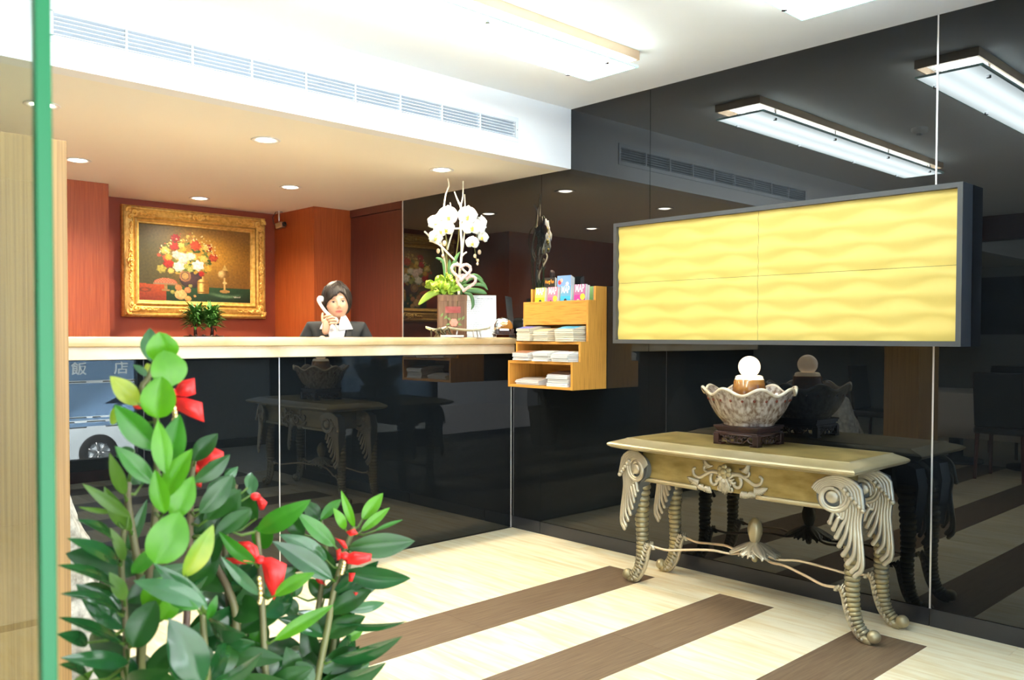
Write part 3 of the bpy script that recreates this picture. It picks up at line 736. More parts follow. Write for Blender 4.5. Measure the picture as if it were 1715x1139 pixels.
# apron
b = MB(); b.T = TM
def apron(hu, vb, vf, z0, z1, bb, n=24):
    lo = [(-hu, vb), (hu, vb)]+[(hu-2*hu*i/n, vf+.9*bow(hu-2*hu*i/n)) for i in range(n+1)]
    kk = len(lo); bb.add([(p[0], p[1], z0) for p in lo]+[(p[0], p[1], z1) for p in lo], [tuple(reversed(range(kk))), tuple(range(kk, 2*kk))]+[(i, (i+1) % kk, kk+(i+1) % kk, kk+i) for i in range(kk)])
apron(.505, -.165, .225, .575, .725, b); b.build('apron', 'old_gold', t)
for s in (-1, 1):
    b = MB(); b.T = TM
    pts = [(s*(.16+.34*i/8), .228+.9*bow(.16+.34*i/8), .573) for i in range(9)]
    b.tube(pts, .012, 8); b.build('apron_rail', 'champagne', t, True)
# ---- carved spray on the apron
def flute(b, pts, r0, r1, n=8, sq=.7, up=Vector((0, 1, 0))):
    k = len(pts); rr = [r0+(r1-r0)*(i/(k-1)) for i in range(k)]
    b.tube(pts, rr, n, squash=sq, up=up); b.ball(pts[-1], r1*1.0, n, 6)
def curve(P, n=14):
    """Catmull-Rom through 2-D/3-D points"""
    P = [Vector(p) for p in P]; out = []
    Q = [P[0]*2-P[1]]+P+[P[-1]*2-P[-2]]
    for i in range(1, len(Q)-2):
        for j in range(n):
            f = j/n; a, b_, c, d = Q[i-1], Q[i], Q[i+1], Q[i+2]
            out.append(.5*((2*b_)+(c-a)*f+(2*a-5*b_+4*c-d)*f*f+(3*b_-a-3*c+d)*f**3))
    out.append(P[-1]); return out
b = MB(); b.T = TM; vy = .228+.033+.006
cz = .645
def P3(L): return [Vector((u, vy-.02*abs(u)/.2*.5, cz+z)) for u, z in L]
for s in (-1, 1):
    # long arm with curled end, second arm, inner curl
    for path, r0, r1 in ((((.03, .015), (.075, .018), (.115, -.002), (.150, -.020), (.178, -.010), (.186, .012), (.176, .022)), .010, .007),
                         (((.035, .020), (.07, .018), (.095, .012), (.118, .020), (.120, .036), (.110, .040)), .008, .007),
                         (((.075, .010), (.083, -.012), (.078, -.035), (.060, -.042), (.046, -.032), (.050, -.022)), .009, .008),
                         (((.012, -.01), (.03, -.02), (.022, -.045), (.024, -.062), (.036, -.060), (.034, -.050)), .008, .008)):
        pp = curve(P3([(s*u, z) for u, z in path]), 6); flute(b, pp, r0, r1, 8, .9)
    # leaf fringes
    for (cu_, cz_, a0, nn, L_) in ((.165, -.030, -.5, 8, .040), (.100, -.055, -1.3, 6, .032), (.135, -.050, -1.2, 5, .030), (.085, .045, .35, 7, .045)):
        for i in range(nn):
            a = a0+(i-nn/2)*.20; d = Vector((s*math.cos(a), 0, math.sin(a))); p0 = Vector((s*cu_, vy-.006, cz+cz_))+Vector((s*(i-nn/2)*.004, 0, 0))
            b.tube([p0, p0+d*L_*.5+Vector((0, .005, 0)), p0+d*L_], [.003, .006, .0035], 6)
# centre leaf
for i in range(9):
    a = -PI/2+(i-4)*.13; L_ = .085-.004*abs(i-4)
    p0 = Vector((0, vy+.002, cz+.005)); d = Vector((math.cos(a), 0, math.sin(a)))
    b.tube([p0, p0+d*L_*.6+Vector((0, .006, 0)), p0+d*L_], [.006, .007, .004], 6)
for s in (-1, 1):
    for i in range(3): b.tube([(s*.01, vy, cz), (s*(.03+.008*i), vy+.006, cz+.0-.012*i), (s*(.045+.003*i), vy, cz+.012-.016*i)], [.006, .007, .004], 6)
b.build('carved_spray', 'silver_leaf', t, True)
b = MB(); b.T = TM
for i in range(6):
    a = i*PI/3+.5; b.ball((.025*math.cos(a), vy+.008, cz+.028+.021*math.sin(a)), .0145, 12, 8, (1.1, .6, 1))
b.ball((0, vy+.015, cz+.028), .0155, 14, 8, (1.2, .7, 1))
b.build('carved_flower', 'champagne', t, True)
# ---- legs
def leg(sx, front, nm='leg'):
    """sx -1/+1 left/right; front bool"""
    tilt = math.radians(12)*sx
    v0 = .165 if front else -.125
    # ringed horn leg: centre line
    line = curve([(sx*.555, v0, .60), (sx*.562, v0+.004, .48), (sx*.568, v0, .36), (sx*.566, v0-.004, .24), (sx*.572, v0-.004, .15), (sx*.592, v0-.004, .075), (sx*.625, v0-.004, .036)], 10)
    # sample by length into rings
    seg = [0]
    for a, c in zip(line, line[1:]): seg.append(seg[-1]+(c-a).length)
    tot = seg[-1]
    def at(s_):
        for i in range(len(seg)-1):
            if seg[i+1] >= s_: return line[i].lerp(line[i+1], (s_-seg[i])/max(1e-9, seg[i+1]-seg[i]))
        return line[-1]
    pts, rr = [], []
    nring = 24; s_ = 0
    lens = [1-.55*i/nring for i in range(nring)]; sm = sum(lens)
    for i in range(nring):
        L_ = tot*lens[i]/sm; f0 = s_/tot
        R = .044-.020*f0
        for q, w_ in ((.04, .84), (.18, .97), (.5, 1.04), (.82, .97), (.96, .84)):
            pts.append(at(s_+L_*q)); rr.append(R*w_)
        s_ += L_
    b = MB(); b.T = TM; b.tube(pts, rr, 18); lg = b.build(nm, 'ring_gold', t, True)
    # foot ball and sole
    b = MB(); b.T = TM
    b.ball((sx*.662, v0-.004, .036), .0285, 16, 12)
    b.tube(curve([(sx*.600, v0-.004, .040), (sx*.628, v0-.004, .017), (sx*.655, v0-.004, .016)], 5), [.022]*5+[.020]*5+[.012], 12)
    b.build('foot', 'champagne', lg, True)
    # acanthus leaf climbing the inside of the foot, ending in a curl
    b = MB(); b.T = TM
    sp = curve([(sx*.640, v0-.004, .006), (sx*.598, v0-.004, .020), (sx*.560, v0-.004, .070), (sx*.538, v0-.004, .13), (sx*.525, v0-.004, .185), (sx*.510, v0-.004, .212), (sx*.494, v0-.004, .208), (sx*.492, v0-.004, .196)], 5)
    b.tube(sp, [.006]+[.012]*(len(sp)-10)+[.010]*9, 8, squash=1.0)
    for i in range(3, len(sp)-9, 2):
        p = sp[i]; tt = (sp[i+1]-sp[i-1]).normalized(); out = Vector((sx*.9, 0, .25))
        for sd in (-1, 1):
            b.tube([p+Vector((0, sd*.008, 0)), p+tt*.010+out*.016+Vector((0, sd*.020, 0)), p+tt*.022+out*.026+Vector((0, sd*.023, 0))], [.005, .008, .003], 6)
    b.build('foot_leaf', 'silver_leaf', lg, True)
    # volute with fluted wing
    Rt = Matrix.Translation((sx*.560, v0+.068, 0)) @ Matrix.Rotation(-tilt, 4, 'Z')
    b = MB(); b.T = TM @ Rt
    vc = Vector((-sx*.042, .015, .625))
    # spiral bands of the volute
    def spir(r0, r1, a0, a1, n=26):
        return [vc+Vector((-sx*(r0+(r1-r0)*i/n)*math.cos(a0+(a1-a0)*i/n), 0, (r0+(r1-r0)*i/n)*math.sin(a0+(a1-a0)*i/n))) for i in range(n+1)]
    b.tube([p+Vector((0, .012, 0)) for p in spir(.072, .036, PI*.9, PI*2.55)], [.0095]*27, 8, up=Vector((0, 1, 0)))
    b.tube([p+Vector((0, .010, 0)) for p in spir(.056, .030, PI*.9, PI*2.9)], [.008]*27, 8, up=Vector((0, 1, 0)))
    bb = Rt  # disc
    b.tube([vc+Vector((0, -.02, 0)), vc+Vector((0, .018, 0)), vc+Vector((0, .023, 0))], [.027, .027, .021], 20)
    bg_ = MB(); bg_.T = b.T; bg_.tube([vc+Vector((0, -.075, 0)), vc+Vector((0, -.002, 0))], [.070, .070], 28)
    # lower wing: eight flutes swing over the top of the volute and fan down
    ends = [(-.052, .515), (-.036, .488), (-.024, .456), (-.012, .420), (.004, .384), (.022, .350), (.040, .318), (.052, .300)]
    for i, (ex, ez) in enumerate(ends):
        f = i/7
        st = (vc.x*sx*sx if False else 0)
        a0 = PI*.30-f*.15; r0 = .040+.034*f
        S = (-.042+r0*math.cos(a0), .625+r0*math.sin(a0))
        M1 = (-.010+.082*f, .600+.005*f); M2 = (-.012+.080*f, .545-.03*f)
        M3 = (ex+.018+.012*f, ez+.050)
        pp = curve([(sx*S[0], .012, S[1]), (sx*M1[0], .020-.004*f, M1[1]), (sx*M2[0], .022-.006*f, M2[1]), (sx*M3[0], .024, M3[1]), (sx*ex, .026, ez)], 5)
        kk = len(pp); b.tube(pp, [.0048+.0062*(j/(kk-1)) for j in range(kk)], 8, squash=.8, up=Vector((0, 1, 0))); b.ball(pp[-1], .0112, 8, 6, (1, .8, 1))
    # upper feather row
    for i in range(6):
        f = i/5; r0 = .050+.030*f
        pp = []
        for j in range(11):
            g = j/10; a = PI*(.98-.10*f)-g*(PI*(.98-.10*f)-(.30+.02*i)); q = r0+.004*g+.034*f*max(0, g-.35)
            pp.append(Vector((sx*(-.042+q*math.cos(a)*(1+.15*f)), .026, .625+q*math.sin(a)*(1.0))))
        pp.append(Vector((sx*(-.002+.075*f+.010), .034, .660-.016*i))); 
        b.tube(pp, [.0048+.005*(j/11) for j in range(12)], 8, squash=.8, up=Vector((0, 1, 0))); b.ball(pp[-1], .0115, 8, 6)
    # solid heart behind the flutes
    bg_.prism([(sx*x_, z_) for x_, z_ in ((-.07, .58), (-.08, .63), (-.055, .68), (0, .700), (.055, .68), (.072, .60), (.062, .50), (.040, .37), (.028, .37), (-.005, .45), (-.02, .52))], .070, 'y', -.065)
    b.build('scroll_wing', 'silver_leaf', lg, True, auto=60); bg_.build('wing_ground', 'silver_dark', lg, True, auto=40)
for sx in (-1, 1):
    for fr in (True, False): leg(sx, fr)
# ---- stretcher with leaf finial
ctr = (0, 0.0)
b = MB(); b.T = TM
for sx in (-1, 1):
    for v0 in (.161, -.129):
        b.tube(curve([(sx*.498, v0, .212), (sx*.42, v0*.88, .204), (sx*.32, v0*.68, .218), (sx*.20, v0*.46, .232), (sx*.11, v0*.25, .225), (sx*.05, v0*.1, .240)], 6), .0065, 8)
b.build('stretcher', 'rod', t, True)
b = MB(); b.T = TM
for i in range(10):
    a = i*2*PI/10; d = Vector((math.cos(a), math.sin(a), 0)); sd = Vector((-math.sin(a), math.cos(a), 0))
    el = 1.0 if abs(d.x) > .5 else .72
    def pet(u, v, d=d, sd=sd, el=el):
        r = .015+.105*u*el; w_ = .036*math.sin(min(1, u*1.15)*PI*.92)**.7+.004; z = .285-.055*u**1.3+.012*math.cos((v-.5)*PI)+.004*math.cos(v*PI*6)*u
        return tuple(Vector((0, 0, z))+d*r+sd*w_*(v-.5)*2)
    b.grid(8, 10, pet)
b.build('finial_leaves', 'silver_leaf', t, True, solid=.005)
b = MB(); b.T = TM
b.lathe([(.012, .215), (.020, .235), (.030, .262), (.026, .285), (.018, .298), (.024, .305), (.034, .340), (.035, .365), (.028, .392), (.014, .412), (0, .418)], 24, fn=lambda r, z, a: (r*(1+.08*math.cos(a*6+z*40)), z), cap=False)
b.ball((0, 0, .212), .016, 10, 8)
b.build('finial_bud', 'champagne', t, True)

# ================================================================ CARVED STAND, BOWL, GLOWING BALL
SX, SY, SZ = 3.730, 2.258, .7785
t = thing('carved_wood_stand', (SX, SY, SZ), 'square dark carved rosewood stand on the console table', 'stand')
h = .122
b = MB(); b.box(-h, h, -h, h, .084, .094, .002).box(-h+.006, h-.006, -h+.006, h-.006, .074, .084).box(-h+.014, h-.014, -h+.014, h-.014, .064, .074).box(-h+.004, h-.004, -h+.004, h-.004, .056, .064, .002)
b.build('top', 'rosewood', t, local=True)
for sx in (-1, 1):
    for sy in (-1, 1):
        b = MB(); a, c = sorted((sx*h, sx*(h-.03))); d, e = sorted((sy*h, sy*(h-.03)))
        b.box(a, c, d, e, 0, .056, .003); a, c = sorted((sx*h, sx*(h-.045))); d, e = sorted((sy*h, sy*(h-.045))); b.box(a, c, d, e, 0, .010, .002)
        b.build('foot', 'rosewood', t, local=True)
for k in range(4):
    b = MB(); b.T = Matrix.Rotation(k*PI/2, 4, 'Z'); y = -h+.008
    b.box(-.092, .092, y-.004, y+.004, .048, .056)
    b.tube([(-.03, y, .014), (.03, y, .014)], .004, 8)
    for s in (-1, 1):
        for P_ in (((.092, .018), (.075, .020), (.062, .030), (.050, .024), (.040, .014)), ((.088, .044), (.075, .046), (.064, .038), (.070, .032)), ((.032, .014), (.034, .030), (.022, .036), (.026, .048)), ((.008, .014), (.008, .030), (.016, .036), (.008, .046)), ((.058, .046), (.050, .040), (.040, .044), (.034, .036))):
            b.tube(curve([(s*p, y, q) for p, q in P_], 4), .0036, 6)
    b.build('fretwork', 'rosewood', t, True, local=True)
bz = SZ+.094
t = thing('glazed_bowl', (SX, SY, bz), 'speckled brown and white glazed bowl with a wavy rim on the carved stand', 'bowl')
MT['glaze'] = vary(mat('speckled_glaze', rough=.22, coat=.4), (.14, .085, .055), (.42, .35, .29), 55, (1, 1, .35), 10, pos=(.36, .62), dist=.3, bump=.15, bdist=.003)
MT['glaze_rim'] = vary(mat('cream_glaze_rim', rough=.25), (.46, .32, .18), (.72, .64, .50), 20, detail=6)
MT['amber'] = vary(mat('amber_glaze', rough=.15, coat=.5), (.16, .05, .015), (.55, .24, .05), 9, (1, 1, 3), 5)
NF = 11
def bw(r, z, a):
    k = max(0, min(1, (z-.02)/.13)); f = abs(math.cos(a*NF/2*2*.5))
    rr = r*(1+.035*k*(f-.5))
    if z > .125: g = (z-.125)/.05; return rr+.006*g*math.cos(a*8), z+.016*g*math.cos(a*8)
    return rr, z
pr = [(.118, 0), (.124, .004), (.122, .012), (.130, .018), (.150, .040), (.170, .070), (.185, .100), (.196, .130), (.206, .150), (.218, .162), (.222, .168), (.216, .172), (.205, .165), (.194, .150), (.184, .125), (.165, .075), (.130, .030), (.06, .022), (0, .022)]
MB().lathe(pr, 176, fn=bw, cap=False).build('body', 'glaze', t, True, local=True)
b = MB(); k = 160
b.tube([((.2195+.006*math.cos(8*a))*math.cos(a), (.2195+.006*math.cos(8*a))*math.sin(a), .1685+.016*math.cos(a*8)) for a in [2*PI*i/k for i in range(k)]], .0075, 8, closed=True)
b.build('wavy_rim', 'glaze_rim', t, True, local=True)
MT['dark_spot'] = mat('red_brown_glaze_spot', (.16, .03, .012), .2)
for i in range(22):
    a = i*2*PI/22+.1; MB().ball((.1935*math.cos(a), .1935*math.sin(a), .128), .0075, 8, 6, (1, 1, 1.1)).build('glaze_spot', 'dark_spot', t, True, local=True)
MT['water'] = mat('still_water', (.02, .02, .02), .02)
MB().lathe([(0, .118), (.178, .118)], 48, cap=False).build('water', 'water', t, local=True)
for i, (a, q, r) in enumerate(((3.3, .13, .032), (2.6, .145, .026), (4.2, .14, .024), (5.4, .14, .022), (.6, .14, .02), (1.6, .14, .024), (4.8, .15, .018))):
    o = MB().ball((q*math.cos(a), q*math.sin(a), .12+r*.35), r, 12, 8, (1.2, 1, .75)).build('river_stone', 'glaze_rim' if i % 2 else 'steel', None, True, local=True)
    o.location = (SX, SY, bz); tag(o, ['grey', 'cream'][i % 2]+' river stone in the glazed bowl, '+['largest of all', 'beside the largest', 'nearest the room', 'right of the ball lamp', 'behind the ball lamp', 'towards the rack', 'smallest of all'][i], 'stone', 'river stones in the glazed bowl')
t = thing('ball_lamp', (SX, SY, bz+.138), 'glowing ball on a round amber pedestal inside the glazed bowl', 'lamp')
pb = [(0, -.02), (.082, -.02), (.084, .0), (.080, .012), (.078, .020), (.081, .026), (.079, .050), (.076, .056), (.074, .078), (.068, .085), (.064, .086), (.062, .098), (.058, .102), (0, .102)]
MB().lathe(pb[:10], 40, cap=False).build('pedestal', 'amber', t, True, local=True)
MT['cream_glow'] = mat('lit_cream_collar', (.9, .8, .6), .3, emis=((1, .78, .48), 1.0))
MB().lathe([(.070, .084), (.066, .086), (.064, .098), (.056, .103), (0, .103)], 36, cap=False).build('collar', 'cream_glow', t, True, local=True)
MT['orb'] = vary(mat('lit_onyx_ball', rough=.15, emis=((1, .74, .46), 1.6)), (.75, .62, .5), (.95, .9, .85), 5)
MB().ball((0, 0, .145), .0525, 36, 24).build('glass_ball', 'orb', t, True, local=True)
for i in range(8):
    a = i*PI/4+.3; MB().ball((.083*math.cos(a), .083*math.sin(a), .006), .008, 8, 6).build('ember_stud', mat('ember', (.5, .1, .02), .2, emis=((1, .2, .05), .8)) if i == 0 else bpy.data.materials['ember'], t, True, local=True)
# cable trailing from the stand to the wall
o = MB().tube(curve([(3.80, 2.37, SZ+.012), (3.80, 2.50, SZ+.020), (3.93, 2.56, SZ+.008), (3.99, 2.55, SZ+.004)], 6), .004, 6).build('power_cable', 'black_plastic', None, True)
tag(o, 'thin black cable running from behind the carved stand over the console table', 'cable')
# ================================================================ BROCHURE RACK ON THE WALL
RY0, RY1 = 3.412, 3.965
t = thing('brochure_rack', (3.86, 3.69, .985), 'stepped honey coloured wooden brochure rack hung on the dark glass beside the counter', 'rack')
X3, X2, X1, X0, XB = 3.714, 3.782, 3.848, 3.915, 4.016
side = [(XB, .985), (X3, .985), (X3, 1.150), (X2, 1.150), (X2, 1.270), (X1, 1.270), (X1, 1.520), (X0, 1.520), (X0, 1.605), (XB, 1.605)]
for y in (RY0, RY1-.016): MB().prism(side, .016, 'y', y).build('side_panel', 'rack_side', t)
ya, yb = RY0+.016, RY1-.016
MB().box(XB-.010, XB, ya, yb, .99, 1.600).build('back_panel', 'rack_wood', t)
for x, z in ((X3, .985), (X3, 1.134), (X2, 1.254), (X1, 1.374)): MB().box(x, XB-.010, ya, yb, z, z+.016, .0015).build('shelf', 'rack_wood', t)
MB().box(X1, X1+.014, ya, yb, 1.390, 1.520, .0015).build('front_panel', 'rack_wood', t)
MB().box(X0+.026, X0+.032, ya, yb, 1.39, 1.44).build('bin_divider', 'rack_wood', t)
MT['paper'] = objrand(mat('cream_paper_edges', (.66, .60, .45), .7), .12); MT['paper_w'] = objrand(mat('white_paper_edges', (.72, .71, .67), .7), .1)
def cover(c): return mat('printed_cover', c, .35)
def booklet_mesh(L_, W_, T_, curl, key, cmat, pm='paper'):
    # local: x 0..L_ deep (away from the front), y 0..W_, z 0..T_; front edge droops / curls
    b = MB(); n = 6
    def zz(f): return curl*(1-f)**2
    def TT(f): return T_*(.30+1.5*min(1, f*2.5)) if key else T_*.86
    for i in range(n):
        f0, f1 = i/n, (i+1)/n
        a = [(L_*f0, 0, zz(f0)), (L_*f1, 0, zz(f1)), (L_*f1, W_, zz(f1)), (L_*f0, W_, zz(f0))]
        g_ = [TT(f0), TT(f1), TT(f1), TT(f0)]; b.cm = 0; b.add(a+[(p[0], p[1], p[2]+q) for p, q in zip(a, g_)], [(0, 3, 2, 1), (0, 1, 5, 4), (1, 2, 6, 5), (2, 3, 7, 6), (3, 0, 4, 7)])
        b.cm = 1; b.add([(p[0], p[1], p[2]+q+.0003) for p, q in zip(a, g_)], [(0, 1, 2, 3)])
    return b
def stack(x, y, z, L_, W_, n, T_, curl, colors, lab, grp, pm='paper', rz=0):
    base = None
    rnd = random.Random(int(y*1000))
    for i in range(n):
        top = i == n-1
        if base is None or top:
            b = booklet_mesh(L_, W_, T_, curl, top, None); o = b.build('brochure', [pm, cover(colors if top else (.6, .6, .6))], None, fixn=False)
            if base is None: base = o
        else:
            o = base.copy(); COL.objects.link(o)
        o.location = (x+rnd.uniform(-.006, .006), y+rnd.uniform(-.003, .003), z+i*T_); o.rotation_euler = (0, 0, rz+rnd.uniform(-.015, .015))
        tag(o, ['topmost', 'second from top', 'third from top', 'fourth from top', 'fifth from top', 'sixth from top', 'bottom'][n-1-i if i or n < 3 else 6]+' '+lab, 'brochure', grp)
    return o
stack(3.765, 3.820, 1.2705, .19, .118, 7, .0120, .004, (.10, .13, .42), 'brochure of the blue topped stack on the top shelf', 'top shelf brochures beside the counter')
stack(3.765, 3.668, 1.2705, .19, .125, 6, .0118, .003, (.62, .42, .25), 'brochure of the tan topped stack on the top shelf', 'top shelf brochures in the middle')
stack(3.765, 3.455, 1.2705, .19, .150, 7, .0120, .001, (.05, .36, .58), 'brochure of the turquoise topped stack on the top shelf', 'top shelf brochures by the rack side')
stack(3.700, 3.770, 1.1505, .19, .135, 5, .0105, .004, (.30, .14, .08), 'brochure of the brown topped stack on the second shelf', 'second shelf brochures nearest the counter', 'paper_w')
stack(3.700, 3.600, 1.1505, .19, .130, 5, .0110, .001, (.70, .68, .62), 'brochure of the middle pale stack on the second shelf', 'second shelf brochures in the middle', 'paper_w')
stack(3.700, 3.440, 1.1505, .19, .135, 5, .0105, .001, (.75, .74, .70), 'brochure of the pale stack at the rack side, second shelf', 'second shelf brochures by the rack side', 'paper_w')
stack(3.722, 3.700, 1.0015, .20, .200, 3, .0110, .002, (.80, .78, .74), 'leaflet of the low white pile on the bottom shelf', 'bottom shelf leaflets in the low pile', 'paper_w')
stack(3.722, 3.460, 1.0015, .20, .170, 7, .0115, .0, (.12, .08, .06), 'brochure of the tall dark topped pile on the bottom shelf', 'bottom shelf brochures in the tall pile', 'paper_w')
# standing MAP booklets in the bin
MT['ink_white'] = mat('white_print', (.92, .92, .9), .5); MT['ink_yel'] = mat('yellow_print', (.95, .82, .05), .5); MT['ink_dark'] = mat('dark_print', (.03, .03, .04), .5); MT['ink_org'] = mat('orange_print', (.9, .35, .03), .5); MT['ink_red'] = mat('red_print', (.75, .05, .05), .5); MT['ink_skin'] = mat('peach_print', (.85, .5, .4), .5)
FR = Matrix(((0, 0, -1, 0), (-1, 0, 0, 0), (0, 1, 0, 0), (0, 0, 0, 1)))  # text x -> -Y, text y -> +Z, normal -> -X
def standing(x, y0, z0, W_, H_, T_, n, col, word, lab, dots=(), size=.04, white_top=True, ymul=1.0, wc='ink_white', name='map_booklet', grp=None, tilt=.06):
    for i in range(n):
        last = i == 0
        e = thing(name, (x, y0+W_/2, z0), lab if last else lab.replace('foremost ', 'rear ').replace('front ', 'rear '), 'booklet', grp); e.rotation_euler = (0, tilt, 0)
        xo = i*T_*1.15; e['label'] = lab if last else lab.replace('foremost ', 'rear ').replace('front ', 'rear ')+(', last of its row' if i == n-1 and n > 2 else ', second of its row' if i == 1 and n > 2 else ', third of its row' if n > 2 else '')
        MB().box(xo, xo+T_, -W_/2, W_/2, 0, H_-.004*i).build('pages', 'paper_w', e, local=True)
        MB().box(xo-.0012, xo, -W_/2, W_/2, 0, H_-.004*i).build('cover', cover(col), e, local=True)
        if last:
            if white_top: MB().box(xo-.0016, xo-.0012, -W_/2+.001, W_/2-.001, H_*.985-.060, H_-.001).build('cover_band', cover(tuple(.60*q+.12 for q in col)), e, local=True)
            if word:
                o = text_obj(word, size, wc, Matrix.Translation((xo-.0025, 0, H_-.026)) @ FR @ Matrix.Diagonal((ymul*1.08, 1.5, 1, 1)), None); o.parent = e
            for (dy, dz, r, m_) in dots:
                MB().tube([(xo-.0016, dy, dz), (xo-.0028, dy, dz)], r, 16).build('printed_dot', m_, e, local=True)
ZB = 1.392; HB = .218
standing(3.870, 3.805, ZB, .085, HB, .017, 2, (.62, .80, .03), 'MAP', 'front lime green and white MAP booklet in the rack bin', [(-.005, .130, .012, 'ink_dark')], .042, ymul=.78)
standing(3.870, 3.695, ZB, .085, HB, .017, 2, (.85, .13, .30), 'MAP', 'front pink and white MAP booklet in the rack bin', [(-.024, .145, .018, 'ink_yel'), (.012, .126, .010, 'ink_dark')], .042, ymul=.78)
standing(3.870, 3.585, ZB, .085, HB+.004, .017, 2, (.05, .42, .75), 'MAP', 'front blue and white MAP booklet in the rack bin', [(-.002, .132, .011, 'ink_dark')], .042, ymul=.78)
standing(3.870, 3.465, ZB, .090, HB+.008, .018, 2, (.55, .05, .30), 'MAP', 'front magenta and white MAP booklet in the rack bin', [(-.026, .150, .019, 'ink_yel'), (.010, .128, .010, 'ink_skin')], .044, ymul=.78)
standing(3.955, 3.795, ZB, .095, .285, .007, 2, (.02, .02, .02), 'Hung Fun', 'foremost black booklet with yellow and orange lettering behind the MAP booklets', [(.030, .205, .014, 'ink_yel'), (-.014, .205, .018, 'ink_skin'), (0, .262, .004, 'ink_yel')], .022, False, ymul=.85, wc='ink_org', name='guide_booklet', tilt=.03)
standing(3.950, 3.655, ZB, .115, .292, .008, 4, (.20, .36, .72), '', 'foremost blue and pink booklet standing behind the MAP booklets', [(.035, .25, .014, 'ink_red'), (.02, .262, .012, 'ink_skin'), (-.02, .215, .018, 'ink_skin'), (.03, .205, .015, 'ink_red'), (-.03, .24, .012, 'ink_white')], .022, False, name='guide_booklet', tilt=.03)
standing(3.965, 3.480, ZB, .080, .216, .006, 1, (.22, .42, .16), '', 'thin green leaflet standing at the back corner of the rack', [], .02, False, name='leaflet', tilt=.02)
# ================================================================ THINGS ON THE COUNTER
CT = 1.2945
# local frames turned to the room: x = to the right seen from the room door, y = away
PA = -math.radians(36)
t = thing('orchid_pot', (3.614, 4.40, CT), 'square brown wooden planter with a painted rose, full of orchids and twigs', 'planter', rz=PA)
MT['pot_wood'] = vary(mat('aged_brown_crate_wood', rough=.7), (.12, .055, .03), (.26, .15, .085), 5, (14, 14, 1), 5)
MT['label_red'] = vary(mat('faded_red_label', rough=.7), (.30, .05, .045), (.42, .12, .10), 30)
MT['rose'] = mat('painted_rose_pink', (.80, .32, .24), .6); MT['rose_leaf'] = mat('painted_leaf_green', (.18, .28, .08), .6)
hw = .093
for k in range(3):
    MB().box(-hw+k*.0625, -hw+k*.0625+.060, -.075, -.065, 0, .277, .0015).build('slat', 'pot_wood', t, local=True)
for k in range(2):
    s = (-1, 1)[k]; MB().box(min(s*hw, s*(hw-.010)), max(s*hw, s*(hw-.010)), -.064, .075, 0, .277, .0015).build('side_board', 'pot_wood', t, local=True)
MB().box(-hw, hw, .065, .075, 0, .277).build('back_board', 'pot_wood', t, local=True)
MB().box(-hw-.001, hw+.001, -.079, -.075, .236, .272, .001).box(-hw-.001, hw+.001, -.078, -.075, .002, .02).build('rail', 'pot_wood', t, local=True)
MB().box(-.048, .052, -.0775, -.075, .158, .200).build('label_patch', 'label_red', t, local=True)
MB().box(-.08, .08, -.06, .06, .20, .262).build('moss', mat('moss', (.10, .14, .03), .9), t, local=True)
b = MB()
for i in range(7):
    a = i*2*PI/6; q = .014 if i < 6 else 0; b.ball((.008+q*math.cos(a), -.079-.002*(i == 6), .095+q*math.sin(a)), .014, 10, 6, (1, .35, 1))
b.build('painted_rose', 'rose', t, True, local=True)
b = MB()
for (x, z, a) in ((-.028, .085, .4), (-.024, .120, -.5), (.045, .085, -.4), (.042, .118, .6), (-.070, .145, 1.0), (.068, .125, 1.1), (-.045, .13, .8)):
    c, s = math.cos(a), math.sin(a); b.add([(x-c*.018, -.0775, z-s*.018), (x+s*.008, -.079, z-c*.008), (x+c*.018, -.0775, z+s*.018), (x-s*.008, -.079, z+c*.008)], [(0, 1, 2, 3)])
b.build('painted_leaf', 'rose_leaf', t, local=True, solid=.001)
# pixels of the photo measured off as metres in the plant's own plane: x right, z up from the ledge
def Q(cx, cy): return ((cx-315)*.1844/255, (563-290-cy*.1844)/255)
MT['twig'] = mat('bleached_branch', (.86, .80, .62), .6); MT['stem_green'] = mat('orchid_stem_green', (.28, .26, .08), .6)
MT['petal'] = mat('white_orchid_petal', (.86, .86, .83), .6, sss=.1); MT['lip'] = mat('orchid_yellow_lip', (.80, .62, .10), .5); MT['bud'] = mat('orchid_bud', (.70, .52, .34), .5)
def tw(P_, r0, r1, y=0.0, m='twig', nm='twig', dy=0.02):
    pts = curve([(Q(*p)[0], y+dy*math.sin(i*1.3), Q(*p)[1]) for i, p in enumerate(P_)], 5); k = len(pts)
    return MB().tube(pts, [r0+(r1-r0)*i/(k-1) for i in range(k)], 8).build(nm, m, t, True, local=True)
tw([(258, 1120), (255, 900), (250, 800), (225, 680), (207, 560), (222, 420), (240, 320), (258, 185), (285, 110), (275, 40)], .0075, .004, .01)
tw([(375, 1120), (385, 900), (405, 700), (392, 480), (392, 285)], .010, .006, -.01)
tw([(392, 290), (360, 225), (335, 160)], .006, .0035, -.01, dy=0); tw([(392, 290), (412, 205), (415, 62)], .006, .0035, -.01, dy=0)
tw([(405, 730), (420, 640), (432, 500), (435, 330), (432, 240), (432, 175)], .006, .0035, .02)
tw([(520, 945), (430, 880), (360, 805), (270, 720), (210, 660), (160, 625), (110, 610)], .0075, .005, -.03)
tw([(65, 530), (100, 560), (130, 610), (180, 640)], .006, .005, -.03); tw([(275, 680), (300, 590), (322, 500), (310, 330), (298, 255)], .006, .003, .03)
tw([(325, 497), (380, 495), (432, 497)], .006, .005, -.02, dy=0); tw([(408, 740), (425, 720), (448, 705)], .006, .005, -.01, dy=0)
